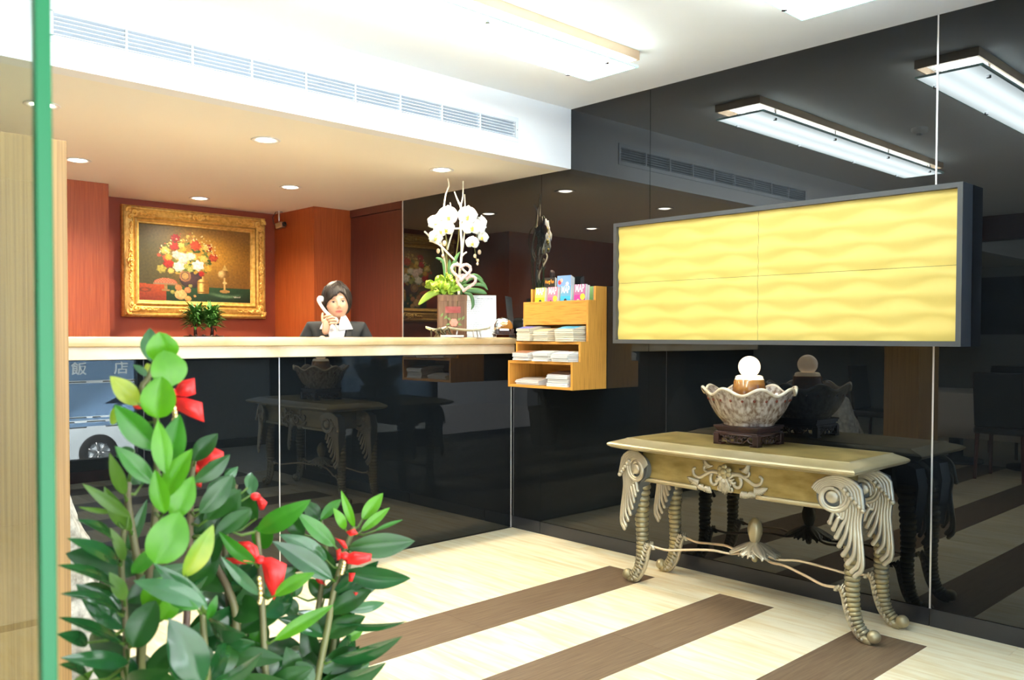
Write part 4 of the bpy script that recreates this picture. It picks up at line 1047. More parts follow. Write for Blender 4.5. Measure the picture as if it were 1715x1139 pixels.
tw([(262, 1120), (258, 800), (275, 640), (262, 560)], .0045, .003, .03, 'stem_green', 'flower_stem'); tw([(350, 1120), (352, 800), (375, 600), (390, 460), (470, 400), (550, 440), (545, 540), (525, 640), (540, 780)], .0045, .0025, .03, 'stem_green', 'flower_stem')
tw([(275, 1120), (268, 700), (255, 500), (240, 430), (190, 450), (160, 540)], .0045, .0025, .0, 'stem_green', 'flower_stem')
def orchid(cx, cy, r, tx, tz, rot=0):
    x, z = Q(cx, cy); r = r/255
    Mx = Matrix.Translation((x, -.045, z)) @ Matrix.Rotation(tz, 4, 'Z') @ Matrix.Rotation(tx, 4, 'X') @ Matrix.Rotation(rot, 4, 'Y')
    b = MB(); b.T = Mx
    for a, L_, W_, y in ((PI/2, 1.0, .46, .004), (PI/2+2.2, .95, .44, .004), (PI/2-2.2, .95, .44, .004), (.18, 1.05, .78, 0), (PI-.18, 1.05, .78, 0)):
        def pf(u, v, a=a, L_=L_, W_=W_, y=y):
            q = u*L_*r; w_ = W_*r*math.sin(PI*min(1, .08+.92*u)**.85)**.75 if u < 1 else 0
            s = (v-.5)*2*w_
            return (q*math.cos(a)-s*math.sin(a), y-.010*math.sin(u*PI)*1.0+.006*abs(v-.5)*2, q*math.sin(a)+s*math.cos(a))
        b.grid(7, 6, pf)
    o = b.build('orchid_bloom', 'petal', t, True, local=True, solid=.0012)
    b = MB(); b.T = Mx; b.ball((0, -.008, -.12*r), .20*r, 8, 6, (1, 1, 1.2)); b.ball((0, -.010, -.34*r), .13*r, 8, 6, (1.4, .8, 1)); b.build('lip', 'lip', o, True, local=True)
for a in ((275, 385, 17.5, .1, .2), (160, 455, 14.5, 0, .5, .2), (255, 500, 15, .15, .1, -.1), (165, 580, 13, .3, .3, .3), (450, 380, 17, .1, -.3, .1), (490, 480, 17, 0, -.2), (575, 450, 14, .1, -1.0), (560, 500, 12, 0, -.8), (590, 570, 11, .2, -.7, .3), (495, 625, 11.5, .1, 0, .1), (215, 420, 13, .2, .3), (205, 520, 12, .1, .4)): orchid(*a)
for cx, cy, r in ((245, 630, 4), (188, 700, 3.4), (563, 705, 3.4), (522, 740, 3), (548, 782, 2.4), (545, 812, 2.2), (230, 745, 2.6), (218, 790, 2.2)):
    x, z = Q(cx, cy); MB().ball((x, -.02, z), r/255, 10, 8, (.9, .9, 1.25)).build('bud', 'bud', t, True, local=True)
MT['lime'] = objrand(mat('lime_green_leaf', (.30, .47, .035), .5, sss=.05), .15); MT['leafg'] = mat('orchid_leaf_green', (.05, .14, .03), .4)
rnd = random.Random(11)
lf = None
for i in range(46):
    a = rnd.random()*2*PI; q = math.sqrt(rnd.random()); cx, cy = 240+125*q*math.cos(a), 1020+75*q*math.sin(a)
    x, z = Q(cx, cy)
    if lf is None:
        b = MB()
        b.grid(6, 6, lambda u, v: (u*.062, (v-.5)*.050*math.sin(PI*(.1+.85*u)), .016*math.sin(u*3)+.007*math.sin(v*9+u*5)))
        lf = b.build('ruffled_leaf', 'lime', t, True, local=True, solid=.001); o = lf
    else: o = clone(lf, t)
    o.location = (x, -.05+rnd.uniform(-.04, .03), z-.01); o.rotation_euler = (rnd.uniform(-.6, 1.9), rnd.uniform(-1.2, .6), math.atan2(math.sin(a), math.cos(a)) if rnd.random() < .5 else rnd.uniform(-3, 3))
def blade(P_, w_, m='leafg', y=-.03, nm='strap_leaf', y1=None):
    k = len(P_); pts = curve([(Q(*p)[0], y+(0 if y1 is None else (y1-y)*i/(k-1)), Q(*p)[1]) for i, p in enumerate(P_)], 5); n = len(pts)
    rr = [w_/255*max(.12, math.sin(PI*(.12+.86*i/(n-1)))**.7) for i in range(n)]
    MB().tube(pts, rr, 8, squash=.18, up=Vector((0, 1, 0))).build(nm, m, t, True, local=True)
blade([(195, 1075), (130, 1090), (70, 1130), (10, 1190)], 6, 'lime', -.05)
blade([(400, 980), (500, 915), (560, 930), (600, 965)], 2.2); blade([(400, 1000), (520, 940), (600, 990), (640, 1050)], 2.5); blade([(400, 1020), (530, 1000), (600, 1010), (640, 1050)], 3)
blade([(400, 1060), (500, 1055), (580, 1065), (630, 1085)], 5); blade([(290, 950), (292, 850), (290, 770)], 4); blade([(310, 950), (320, 850), (350, 760), (385, 705)], 3.5)
blade([(250, 960), (230, 800), (190, 770), (165, 765)], 2.5); blade([(420, 1080), (480, 1100), (500, 1180), (485, 1230)], 3, y=-.06); blade([(380, 1100), (395, 1040), (420, 970), (450, 990)], 9, 'leafg', .0)
# two linked rope hearts
MT['rope_pink'] = vary(mat('pink_ivory_rope', rough=.6), (.66, .38, .36), (.80, .70, .63), 60, detail=2)
for (cx, cy, s_, rz_) in ((388, 890, 98, 0), (432, 985, 98, .25)):
    x, z = Q(cx, cy); s2 = s_*.1844/255
    pts = []
    for i in range(60):
        a = 2*PI*i/60; hx = 16*math.sin(a)**3; hz = 13*math.cos(a)-5*math.cos(2*a)-2*math.cos(3*a)-math.cos(4*a)
        hx, hz = hx*math.cos(rz_)+hz*math.sin(rz_)*.9, hz*math.cos(rz_)-hx*math.sin(rz_)*.4
        pts.append((x+hx/17*s2*.92, -.105+(.012 if rz_ else 0), z+hz/17*s2*.86))
    MB().tube(pts, [.0105+.0012*math.sin(i*2.1) for i in range(60)], 10, closed=True).build('rope_heart', 'rope_pink', t, True, local=True)
# ---- notice sheet
def face_thing(name, x, y, lab, cat, rz=PA, grp=None): return thing(name, (x, y, CT), lab, cat, grp, rz)
t = face_thing('notice_sheet', 3.870, 4.41, 'white printed notice sheet standing on the counter beside the planter', 'notice', -.62)
MT['notice'] = mat('white_notice_paper', (.86, .92, .94), .25, coat=.6); MT['notice_ink'] = mat('grey_print', (.42, .46, .50), .5)
b = MB(); b.T = Matrix.Rotation(-.10, 4, 'X'); b.box(-.112, .112, -.001, .001, 0, .288); b.build('sheet', 'notice', t, local=True)
b = MB(); b.T = Matrix.Rotation(-.10, 4, 'X'); rnd = random.Random(2)
for i in range(19):
    z = .262-i*.0125
    if i in (9, 12): continue
    x0 = -.095 if i > 0 else -.02; x1 = x0+(.19 if i % 4 else .13)*(.8+.2*rnd.random()) if i else .09
    x = x0
    while x < min(x1, .098):
        L_ = rnd.uniform(.006, .022); b.box(x, min(x+L_, .1), -.0016, -.001, z, z+(.0032 if i else .006)); x += L_+.003
for z in (.245, .150): b.box(-.1, .1, -.0014, -.001, z, z+.0008)
b.box(.0992, .1, -.0014, -.001, .150, .245); b.box(-.1, -.0992, -.0014, -.001, .150, .245)
b.build('print_lines', 'notice_ink', t, local=True)
MB().box(-.10, .10, -.01, .02, 0, .003).build('stand_base', 'pane', t, local=True)
# ---- chrome dispenser on dark wooden base
t = face_thing('chrome_dispenser', 3.948, 4.255, 'rounded chrome desk dispenser with a red oval badge on a dark wooden base', 'dispenser', -.62)
b = MB()
for x in (-.062, .062): b.tube([(x-.004, -.03, .006), (x, -.03, .018)], [.007, .009], 8); b.tube([(x-.004, .03, .006), (x, .03, .018)], [.007, .009], 8)
b.box(-.078, .072, -.040, .040, .018, .026, .003).box(-.070, .064, -.034, .034, .030, .038, .003).box(-.060, -.036, -.042, .042, .026, .056, .004).box(.040, .064, -.042, .042, .026, .056, .004)
b.build('wooden_base', 'rosewood', t, local=True)
prof = [(-.072, .050), (-.073, .085), (-.062, .110), (-.040, .128), (-.008, .136), (.022, .131), (.048, .112), (.064, .088), (.066, .060), (.058, .046), (-.058, .046)]
b = MB(); n = 8; k = len(prof); cx_, cz_ = 0, .085
secs = [(-.038, .80), (-.034, .90), (-.026, .97), (-.012, 1), (.012, 1), (.026, .97), (.034, .90), (.038, .80)]
vs = [(cx_+(p[0]-cx_)*s, y, cz_+(p[1]-cz_)*s) for y, s in secs for p in prof]
b.add(vs, [(i*k+j, i*k+(j+1) % k, (i+1)*k+(j+1) % k, (i+1)*k+j) for i in range(n-1) for j in range(k)]+[tuple(range(k)), tuple((n-1)*k+j for j in range(k))])
b.build('chrome_shell', 'chrome', t, True, local=True)
MB().box(-.035, .030, -.0395, -.036, .044, .058, .003).build('clear_window', 'steel', t, local=True)
b = MB(); b.T = Matrix.Translation((-.006, -.0375, .092)) @ Matrix.Diagonal((1, 1, .48, 1)); b.tube([(0, 0, 0), (0, -.003, 0)], .027, 28); o = b.build('oval_badge', 'ink_org', t, local=True)
b = MB(); b.T = Matrix.Translation((-.006, -.0412, .092)) @ Matrix.Diagonal((1, 1, .44, 1)); b.tube([(.022*math.cos(a), 0, .022*math.sin(a)) for a in [i*2*PI/24 for i in range(24)]], .0012, 6, closed=True)
for i in range(7): b.box(-.016+i*.005, -.013+i*.005, -.0006, .0006, -.007+(i % 2)*.003, .008)
b.build('badge_print', 'ink_white', o, local=True)
# ---- footed leaf dishes
MT['pearl'] = vary(mat('pearl_glaze', rough=.18, coat=.5), (.42, .44, .26), (.90, .90, .80), 7, detail=3)
MT['bronze'] = mat('dark_bronze', (.10, .085, .05), .3, .8)
def dish(x, y, rz, L_, lab, leg_m='steel'):
    t = face_thing('leaf_dish', x, y, lab, 'dish', rz)
    b = MB(); n = 20
    def f(u, v):
        s = (u-.5)*2; w_ = .032*(1-s*s)**.6+.001; q = (v-.5)*2
        return (s*L_, q*w_, .040+.018*abs(s)**2.2+.012*q*q)
    b.grid(28, 10, f); b.build('bowl', 'pearl', t, True, local=True, solid=.003)
    for (a, c) in ((-.55, -.5), (.18, -.6), (.38, .5), (.5, -.3)):
        MB().tube([(a*L_, c*.02, .046), (a*L_*1.05, c*.03, .022), (a*L_*1.12, c*.035, .001)], [.006, .0045, .003], 8).build('leg', leg_m, t, True, local=True)
    return t
dish(3.625, 4.240, PA, .138, 'long pearly footed leaf dish in front of the planter')
for i, (dx, c) in enumerate(((.035, 'ink_org'), (.055, 'ink_yel'), (.075, 'ink_yel'), (.045, 'ink_yel'), (.09, 'ink_org'))):
    o = MB().box(-.012, .012, -.006, .006, 0, .009, .003).build('wrapped_sweet', c, None, local=True); o.location = (3.625+dx*math.cos(PA)+.003*i, 4.240+dx*math.sin(PA), CT+.046+.002*(i % 2)); o.rotation_euler = (0, 0, i*.9); tag(o, 'small wrapped '+('orange' if c == 'ink_org' else 'yellow')+' sweet in the long leaf dish, '+['leftmost of all', 'third from left', 'fourth from left', 'second from left', 'rightmost of all'][i], 'sweet', 'wrapped sweets in the leaf dish')
dish(3.425, 4.33, PA+.5, .075, 'short pearly leaf dish on a bronze foot left of the planter', 'bronze')
t = face_thing('bronze_figure', 3.440, 4.285, 'small twisted dark bronze leaf figure left of the planter', 'figurine')
b = MB()
for s in (0, .05): b.tube(curve([(-.045+s, 0, .008), (-.030+s, 0, .022), (-.040+s, 0, .040), (-.015+s, 0, .052), (-.005+s, 0, .030), (.020+s, 0, .012)], 5), [.004+.007*math.sin(i/25*PI) for i in range(26)], 8)
b.box(-.05, .05, -.02, .02, 0, .008, .003); b.build('body', 'bronze', t, True, local=True)
o = MB().box(-.075, .075, -.022, .022, 0, .014, .002).build('card_box', 'paper_w', None, local=True); o.location = (3.47, 4.222, CT); o.rotation_euler = (0, 0, -.1); tag(o, 'flat cream card box on the counter in front of the planter', 'box')
# ================================================================ RECEPTIONIST ON THE TELEPHONE
def skin_mesh(V, Ed, R, root=0, sub=2):
    me = bpy.data.meshes.new('skin_tmp'); me.from_pydata([tuple(v) for v in V], Ed, [])
    o = bpy.data.objects.new('skin_tmp', me); COL.objects.link(o)
    md = o.modifiers.new('skin', 'SKIN'); md.use_smooth_shade = True
    if not me.skin_vertices: me.skin_vertices.new()
    for i, sv in enumerate(me.skin_vertices[0].data):
        r = R[i]; sv.radius = r if hasattr(r, '__len__') else (r, r); sv.use_root = (i == root)
    ms = o.modifiers.new('sub', 'SUBSURF'); ms.levels = sub; ms.render_levels = sub
    bpy.context.view_layer.update()
    m2 = bpy.data.meshes.new_from_object(o.evaluated_get(bpy.context.evaluated_depsgraph_get()))
    out = ([v.co.copy() for v in m2.vertices], [tuple(p.vertices) for p in m2.polygons])
    bpy.data.objects.remove(o); bpy.data.meshes.remove(me); bpy.data.meshes.remove(m2)
    return out
def chain(*ch):
    """chains of (point, radius); a chain starting with an int hangs from that vertex"""
    V, Ed, R = [], [], []
    for c in ch:
        prev = None
        for q in c:
            if isinstance(q, int): prev = q; continue
            V.append(Vector(q[0])); R.append(q[1])
            if prev is not None: Ed.append((prev, len(V)-1))
            prev = len(V)-1
    return V, Ed, R
WX, WY, WR = 3.045, 4.90, -.5567
pr_ = thing('person', (WX, WY, 0), 'woman in a charcoal suit and white collar telephoning behind the counter', 'person', rz=WR)
HC = Vector((0.004, .0, 1.518))     # head centre
HR = Matrix.Rotation(math.radians(-5), 4, 'Y') @ Matrix.Rotation(math.radians(6), 4, 'Z')
HT = Matrix.Translation(HC) @ HR
def gs(x, c, s): return math.exp(-((x-c)/s)**2)
def headpt(th, ph):
    """th 0 top .. pi bottom; ph angle, -pi/2 = face (towards -y)"""
    x, y, z = math.sin(th)*math.cos(ph), math.sin(th)*math.sin(ph), math.cos(th)
    X, Y, Z = x*.080, y*.096, z*.119
    front = max(0, -y)
    if Z < 0:                                   # jaw narrows to the chin
        k = min(1, -Z/.112); X *= 1-.30*k**1.6; Y *= 1-.22*k if y > 0 else 1-.10*k
    Y += .010*(Z < 0)*(-Z/.1)*(y > 0)
    if front > 0:
        f = front**1.5
        Y -= f*(.020*gs(X, 0, .0095)*gs(Z, -.026, .017)+.012*gs(X, 0, .008)*gs(Z, -.008, .022))          # nose
        Y -= f*(.006*gs(abs(X), .012, .006)*gs(Z, -.034, .007))                                               # nostrils
        Y += f*(.010*gs(abs(X), .030, .014)*gs(Z, .004, .012))                                                # eye sockets
        Y -= f*(.005*gs(abs(X), .030, .010)*gs(Z, .003, .006))                                                # lids
        Y -= f*(.004*gs(abs(X), .028, .018)*gs(Z, .024, .008))                                                # brow
        Y -= f*(.006*gs(abs(X), .038, .018)*gs(Z, -.030, .022))                                               # cheek
        Y -= f*(.007*gs(X, 0, .018)*gs(Z, -.055, .006)+.007*gs(X, 0, .016)*gs(Z, -.064, .006))               # lips
        Y += f*.004*gs(X, 0, .02)*gs(Z, -.0597, .0025)
        Y -= f*(.008*gs(X, 0, .020)*gs(Z, -.092, .016))                                                       # chin
    return Vector((X, Y, Z))
nth, nph = 84, 96
hv, hf = [], []
for i in range(nth+1):
    for j in range(nph):
        hv.append(HT @ headpt(PI*(.002+.996*i/nth), 2*PI*j/nph))
for i in range(nth):
    for j in range(nph): hf.append((i*nph+j, (i+1)*nph+j, (i+1)*nph+(j+1) % nph, i*nph+(j+1) % nph))
body = MB()
# torso, neck, legs, arms
V, Ed, R = chain([((0, .02, .98), (.150, .105)), ((0, .015, 1.12), (.125, .09)), ((0, .01, 1.25), (.145, .10)), ((0, .02, 1.315), (.105, .065)), ((0, .018, 1.365), .056), ((0, .012, 1.43), .050), ((0, .01, 1.47), .052)],
                 [0, ((-.085, .02, .85), .085), ((-.085, .02, .50), .062), ((-.085, .03, .30), .055), ((-.085, .03, .10), .038), ((-.085, -.02, .05), .035), ((-.085, -.11, .03), .028)],
                 [0, ((.085, .02, .85), .085), ((.085, .02, .50), .062), ((.085, .03, .30), .055), ((.085, .03, .10), .038), ((.085, -.02, .05), .035), ((.085, -.11, .03), .028)],
                 [3, ((-.150, .02, 1.305), .045), ((-.215, .0, 1.19), .042), ((-.235, -.03, 1.075), .040), ((-.17, -.125, 1.17), .038), ((-.070, -.150, 1.300), .026)],
                 [3, ((.150, .02, 1.305), .045), ((.215, .03, 1.19), .042), ((.235, .02, 1.06), .038), ((.20, -.10, .98), .032), ((.15, -.18, .93), .024)])
sv_, sf_ = skin_mesh(V, Ed, R); body.add(sv_, sf_)
body.add(hv, hf)
# ears
for s in (-1, 1):
    e_ = [HT @ Vector((s*(.072+.006*math.sin(a)), .012+.013*math.cos(a), -.005+.028*math.sin(a))) for a in [2*PI*i/14 for i in range(14)]]
    body.tube(e_, .006, 6, closed=True)
    body.ball(HT @ Vector((s*.071, .012, -.005)), .014, 8, 6, (.5, 1, 1.7))
# right hand (left in the picture) closed round the handset; wrist at (-.062,-.155,1.315)
EA, MO = Vector((-.098, -.040, 1.540)), Vector((-.012, -.128, 1.400))       # handset axis: ear end, mouth end
ax = (MO-EA).normalized()
palm = Vector((-.058, -.150, 1.385))
V, Ed, R = chain([((-.068, -.150, 1.305), (.023, .019)), ((-.066, -.155, 1.345), (.027, .018)), ((-.060, -.156, 1.382), (.030, .016)), ((-.056, -.154, 1.405), (.026, .014))])
a_, b_ = skin_mesh(V, Ed, R, 0, 2); body.add(a_, b_)
for (bx, bz, ln, dz) in ((-.066, 1.424, 1.0, .012), (-.052, 1.412, 1.08, .006), (-.040, 1.398, 1.0, 0), (-.032, 1.382, .85, -.004)):
    # fingers cross the front of the handle and curl back
    P0 = Vector((bx-.012, -.150, bz-.012)); P1 = P0+Vector((.010, -.024, .014))*ln; P2 = P1+Vector((.028, -.004, .003+dz*.3))*ln; P3_ = P2+Vector((.018, .016, -.006))*ln
    V, Ed, R = chain([(P0, .0090), (P1, .0086), (P2, .0078), (P3_, .0066)]); a_, b_ = skin_mesh(V, Ed, R, 0, 2); body.add(a_, b_)
V, Ed, R = chain([((-.070, -.142, 1.372), .0105), ((-.086, -.128, 1.400), .0098), ((-.088, -.112, 1.430), .0088), ((-.084, -.102, 1.452), .0074)])
a_, b_ = skin_mesh(V, Ed, R, 0, 2); body.add(a_, b_)
# left hand resting behind the counter
V, Ed, R = chain([((.15, -.18, .93), (.024, .018)), ((.135, -.22, .925), (.034, .014)), ((.125, -.25, .925), (.034, .012))]); a_, b_ = skin_mesh(V, Ed, R, 0, 2); body.add(a_, b_)
for k in range(4):
    p0 = Vector((.150-.018*k, -.252+.004*k, .925)); V, Ed, R = chain([(p0, .0088), (p0+Vector((-.008, -.030, .006)), .0080), (p0+Vector((-.014, -.055-.006*(k in (1, 2)), -.008)), .0065)]); a_, b_ = skin_mesh(V, Ed, R, 0, 2); body.add(a_, b_)
V, Ed, R = chain([((.118, -.215, .925), .010), ((.095, -.232, .925), .009), ((.084, -.255, .922), .0075)]); a_, b_ = skin_mesh(V, Ed, R, 0, 2); body.add(a_, b_)
m = mat('skin_painted', rough=.45, sss=.05); vc = N(m, 'ShaderNodeVertexColor'); vc.layer_name = 'tone'; m.node_tree.links.new(vc.outputs[0], m.node_tree.nodes['Principled BSDF'].inputs['Base Color'])
bo = body.build('body', m, pr_, True, local=True)
ca = bo.data.color_attributes.new('tone', 'FLOAT_COLOR', 'POINT'); HI = HT.inverted(); sk = (.64, .38, .25); flat = []
for v in bo.data.vertices:
    c = sk; p = HI @ v.co
    if p.y < -.035 and abs(p.z) < .12 and abs(p.x) < .07:
        X, Y, Z = p
        ax_ = abs(X)
        lip = gs(X, 0, .021)**1 * (gs(Z, -.0545, .0042)+gs(Z, -.0645, .005)) if ax_ < .026 else 0
        c = lerp(c, (.62, .16, .14), min(1, 1.1*lip*(ax_ < .025)))
        if ax_ < .023 and abs(Z+.0595+.1*ax_*ax_*10) < .0012: c = (.30, .06, .06)
        ez = .004+.0
        ee = ((ax_-.030)/.0145)**2+((Z-ez)/.0050)**2
        if ee < 1: c = (.75, .70, .66)
        if ((ax_-.030)/.0075)**2+((Z-ez)/.0060)**2 < 1: c = (.02, .012, .01)
        if abs(ax_-.030) < .0155 and abs(Z-(ez+.0048-.35*(ax_-.030)**2*60)) < .0022: c = (.03, .02, .015)
        br = .0235-.0000+(-.20*(ax_-.030) if ax_ > .034 else 0)
        if .014 < ax_ < .047 and abs(Z-br) < .0026: c = lerp(c, (.08, .05, .035), .85)
        c = lerp(c, (.80, .36, .28), .22*gs(ax_, .040, .015)*gs(Z, -.028, .015))
        if gs(ax_, .008, .004)*gs(Z, -.0405, .003) > .6: c = (.40, .18, .12)
    flat += [*c, 1]
ca.data.foreach_set('color', flat)
# hair: cap hugging the skull, side-parted fringe swept over the brow
b = MB()
def cap(u, v):
    ph = 2*PI*u; th0 = v
    fr_ = max(0, -math.sin(ph))                   # 1 at the face
    lim = 2.12-1.00*fr_**1.1
    if fr_ > .2: lim += .17*gs(math.cos(ph), -.45, .35)+.20*gs(math.cos(ph), .80, .22)
    if math.sin(ph) > -.35: lim = 2.25
    th = lim*th0
    p = headpt(max(.01, th), ph); s = 1.20+.02*math.sin(ph*23+th*3)
    if v > .97: s = 1.05
    q = Vector((p.x*s, p.y*s+.004, p.z*1.13+.008)); return tuple(HT @ q)
b.grid(96, 26, cap)
b.build('hair', 'hair', pr_, True, local=True, solid=.004)
# strands: swept fringe and side locks
b = MB(); rnd = random.Random(4)
def hp(th, ph, s=1.16): p = headpt(th, ph); s += .05; return HT @ Vector((p.x*s, p.y*s+.003, p.z*1.13+.009))
part = -PI/2+.30
for i in range(34):
    f = i/33; e_ph = part-.15-f*1.30; e_th = 1.20+.46*f+rnd.uniform(-.05, .05)
    pts = [hp(.18+.22*f, part+.1-.2*f, 1.17), hp(.55+.1*f, part-.25-f*.45, 1.19), hp(.85+.25*f, part-.20-f*.95, 1.18), hp(e_th, e_ph, 1.13)]
    b.tube(curve(pts, 4), [.0062]*5+[.0058]*4+[.005]*3+[.0018], 6)
for i in range(18):
    f = i/17; e_ph = part+.25+f*1.15; e_th = .85+.85*f+rnd.uniform(-.05, .05)
    pts = [hp(.16+.15*f, part+.1, 1.17), hp(.50, part+.25+f*.6, 1.19), hp(e_th*.78, part+.25+f, 1.18), hp(e_th, e_ph, 1.14)]
    b.tube(curve(pts, 4), [.0062]*5+[.0056]*4+[.0045]*3+[.0018], 6)
for s in (-1, 1):
    for i in range(12):
        ph = -PI/2+s*(1.22+.06*i); b.tube(curve([hp(.7, ph, 1.17), hp(1.1, ph, 1.17), hp(1.5, ph, 1.13), hp(1.95+rnd.uniform(-.1, .12), ph+.05*s, 1.13)], 4), [.006]*6+[.005]*6+[.0015], 6)
o = b.build('fringe', 'hair', pr_, True, local=True); 
# jacket, collar, shirt, skirt
V, Ed, R = chain([((0, .015, .93), (.175, .125)), ((0, .015, 1.10), (.150, .110)), ((0, .01, 1.23), (.172, .122)), ((0, .026, 1.352), (.135, .092))],
                 [3, ((-.150, .022, 1.345), (.072, .068)), ((-.222, .0, 1.19), .062), ((-.245, -.035, 1.065), .058), ((-.18, -.130, 1.15), .052), ((-.098, -.152, 1.258), (.041, .041))],
                 [3, ((.150, .022, 1.345), (.072, .068)), ((.222, .03, 1.19), .062), ((.245, .02, 1.05), .055), ((.205, -.10, .975), .046), ((.162, -.165, .94), .038)])
a_, b_ = skin_mesh(V, Ed, R); jb = MB(); jb.add(a_, b_)
jb.build('jacket', 'suit', pr_, True, local=True)
b = MB(); b.lathe([(.185, .95), (.19, .80), (.175, .50), (.172, .50), (.185, .80), (.18, .95)], 32, fn=lambda r, z, a: (r*(1 if abs(math.cos(a)) > .5 else .8), z), cap=False); b.build('skirt', 'suit', pr_, True, local=True)
# shirt front: V between the lapels, following the chest
def chest(x, z): return -.118-.0-.0+.05*(x/.17)**2*1.0+max(0, z-1.28)*.40
b = MB()
b.grid(10, 14, lambda u, v: ((u-.5)*2*(.004+.062*v), chest((u-.5)*.1, 1.12+.25*v)-.006+.012*(1-v), 1.12+.25*v))
b.build('shirt_front', 'shirt', pr_, True, local=True, solid=.004)
b = MB()
for s in (-1, 1):
    # pointed collar wing from the neck out over the lapel
    def cw(u, v, s=s):
        a = Vector((s*.030, -.052, 1.425)); c = Vector((s*.058, .005, 1.440)); d = Vector((s*.010, -.108, 1.335)); e_ = Vector((s*.105, -.100, 1.345))
        return tuple((a*(1-u)+c*u)*(1-v)+(d*(1-u)+e_*u)*v+Vector((0, -.012*math.sin(v*PI), .006*math.sin(v*PI))))
    b.grid(6, 8, cw)
def band(u, v):
    a = -PI/2+.55+u*(2*PI-1.1); return (.058*math.cos(a), .012+.060*math.sin(a), 1.405+.038*v+.01*math.sin(a))
b.grid(30, 3, band)
b.build('shirt_collar', 'shirt', pr_, True, local=True, solid=.003)
b = MB()
for s in (-1, 1):
    def lp(u, v, s=s):
        z = 1.36-.26*v; i_ = .068*(1-v)+.004; w_ = .040*math.sin(PI*min(1, .25+.70*v))+.004
        x = s*(i_+w_*u); return (x, chest(x, z)-.014+.010*u, z+.012*u*(1-v))
    b.grid(5, 12, lp)
b.build('lapels', 'suit', pr_, True, local=True, solid=.005)
for s in (-1, 1):
    b = MB(); b.ball((s*.085, -.055, .04), .05, 12, 8, (.8, 2.0, .75)); b.build('shoe', 'black_plastic', pr_, True, local=True)
# ---- telephone handset and coiled cord (held: a thing of its own)
t = thing('telephone_handset', (WX, WY, 1.40), 'white telephone handset with a coiled cord held at the woman\'s ear', 'telephone', rz=WR)
OF = Vector((0, 0, -1.40))
b = MB(); mid = (EA+MO)/2+Vector((-.020, -.016, -.004))
hp_ = [p+OF for p in curve([EA+Vector((-.004, 0, .012)), EA+Vector((-.014, -.012, -.010)), mid, MO+Vector((-.010, -.014, .012)), MO+Vector((.002, -.004, -.002))], 8)]
b.tube(hp_, [.011+.006*abs(1-2*i/(len(hp_)-1))**2 for i in range(len(hp_))], 12, squash=.8); b.build('handle', 'white_plastic', t, True, local=True)
for nm, P_, dr in (('earpiece', EA, Vector((.8, .35, -.05))), ('mouthpiece', MO, Vector((.35, .75, .35)))):
    dr.normalize(); b = MB(); b.tube([P_+OF-dr*.012, P_+OF-dr*.006, P_+OF+dr*.012, P_+OF+dr*.016], [.014, .021, .021, .016], 18); b.build(nm, 'white_plastic', t, True, local=True)
b = MB(); pts = []
A = MO+OF+Vector((.004, -.006, -.016)); P_ = curve([A, A+Vector((.012, -.006, -.04)), A+Vector((.018, .01, -.10)), A+Vector((.030, .03, -.20)), A+Vector((.05, .0, -.35))], 60)
for i, p in enumerate(P_):
    a = i*2*PI/8; pts.append(p+Vector((math.cos(a)*.0055, math.sin(a)*.0055, 0)))
b.tube(pts, .0018, 5); b.build('coiled_cord', 'white_plastic', t, True, local=True)
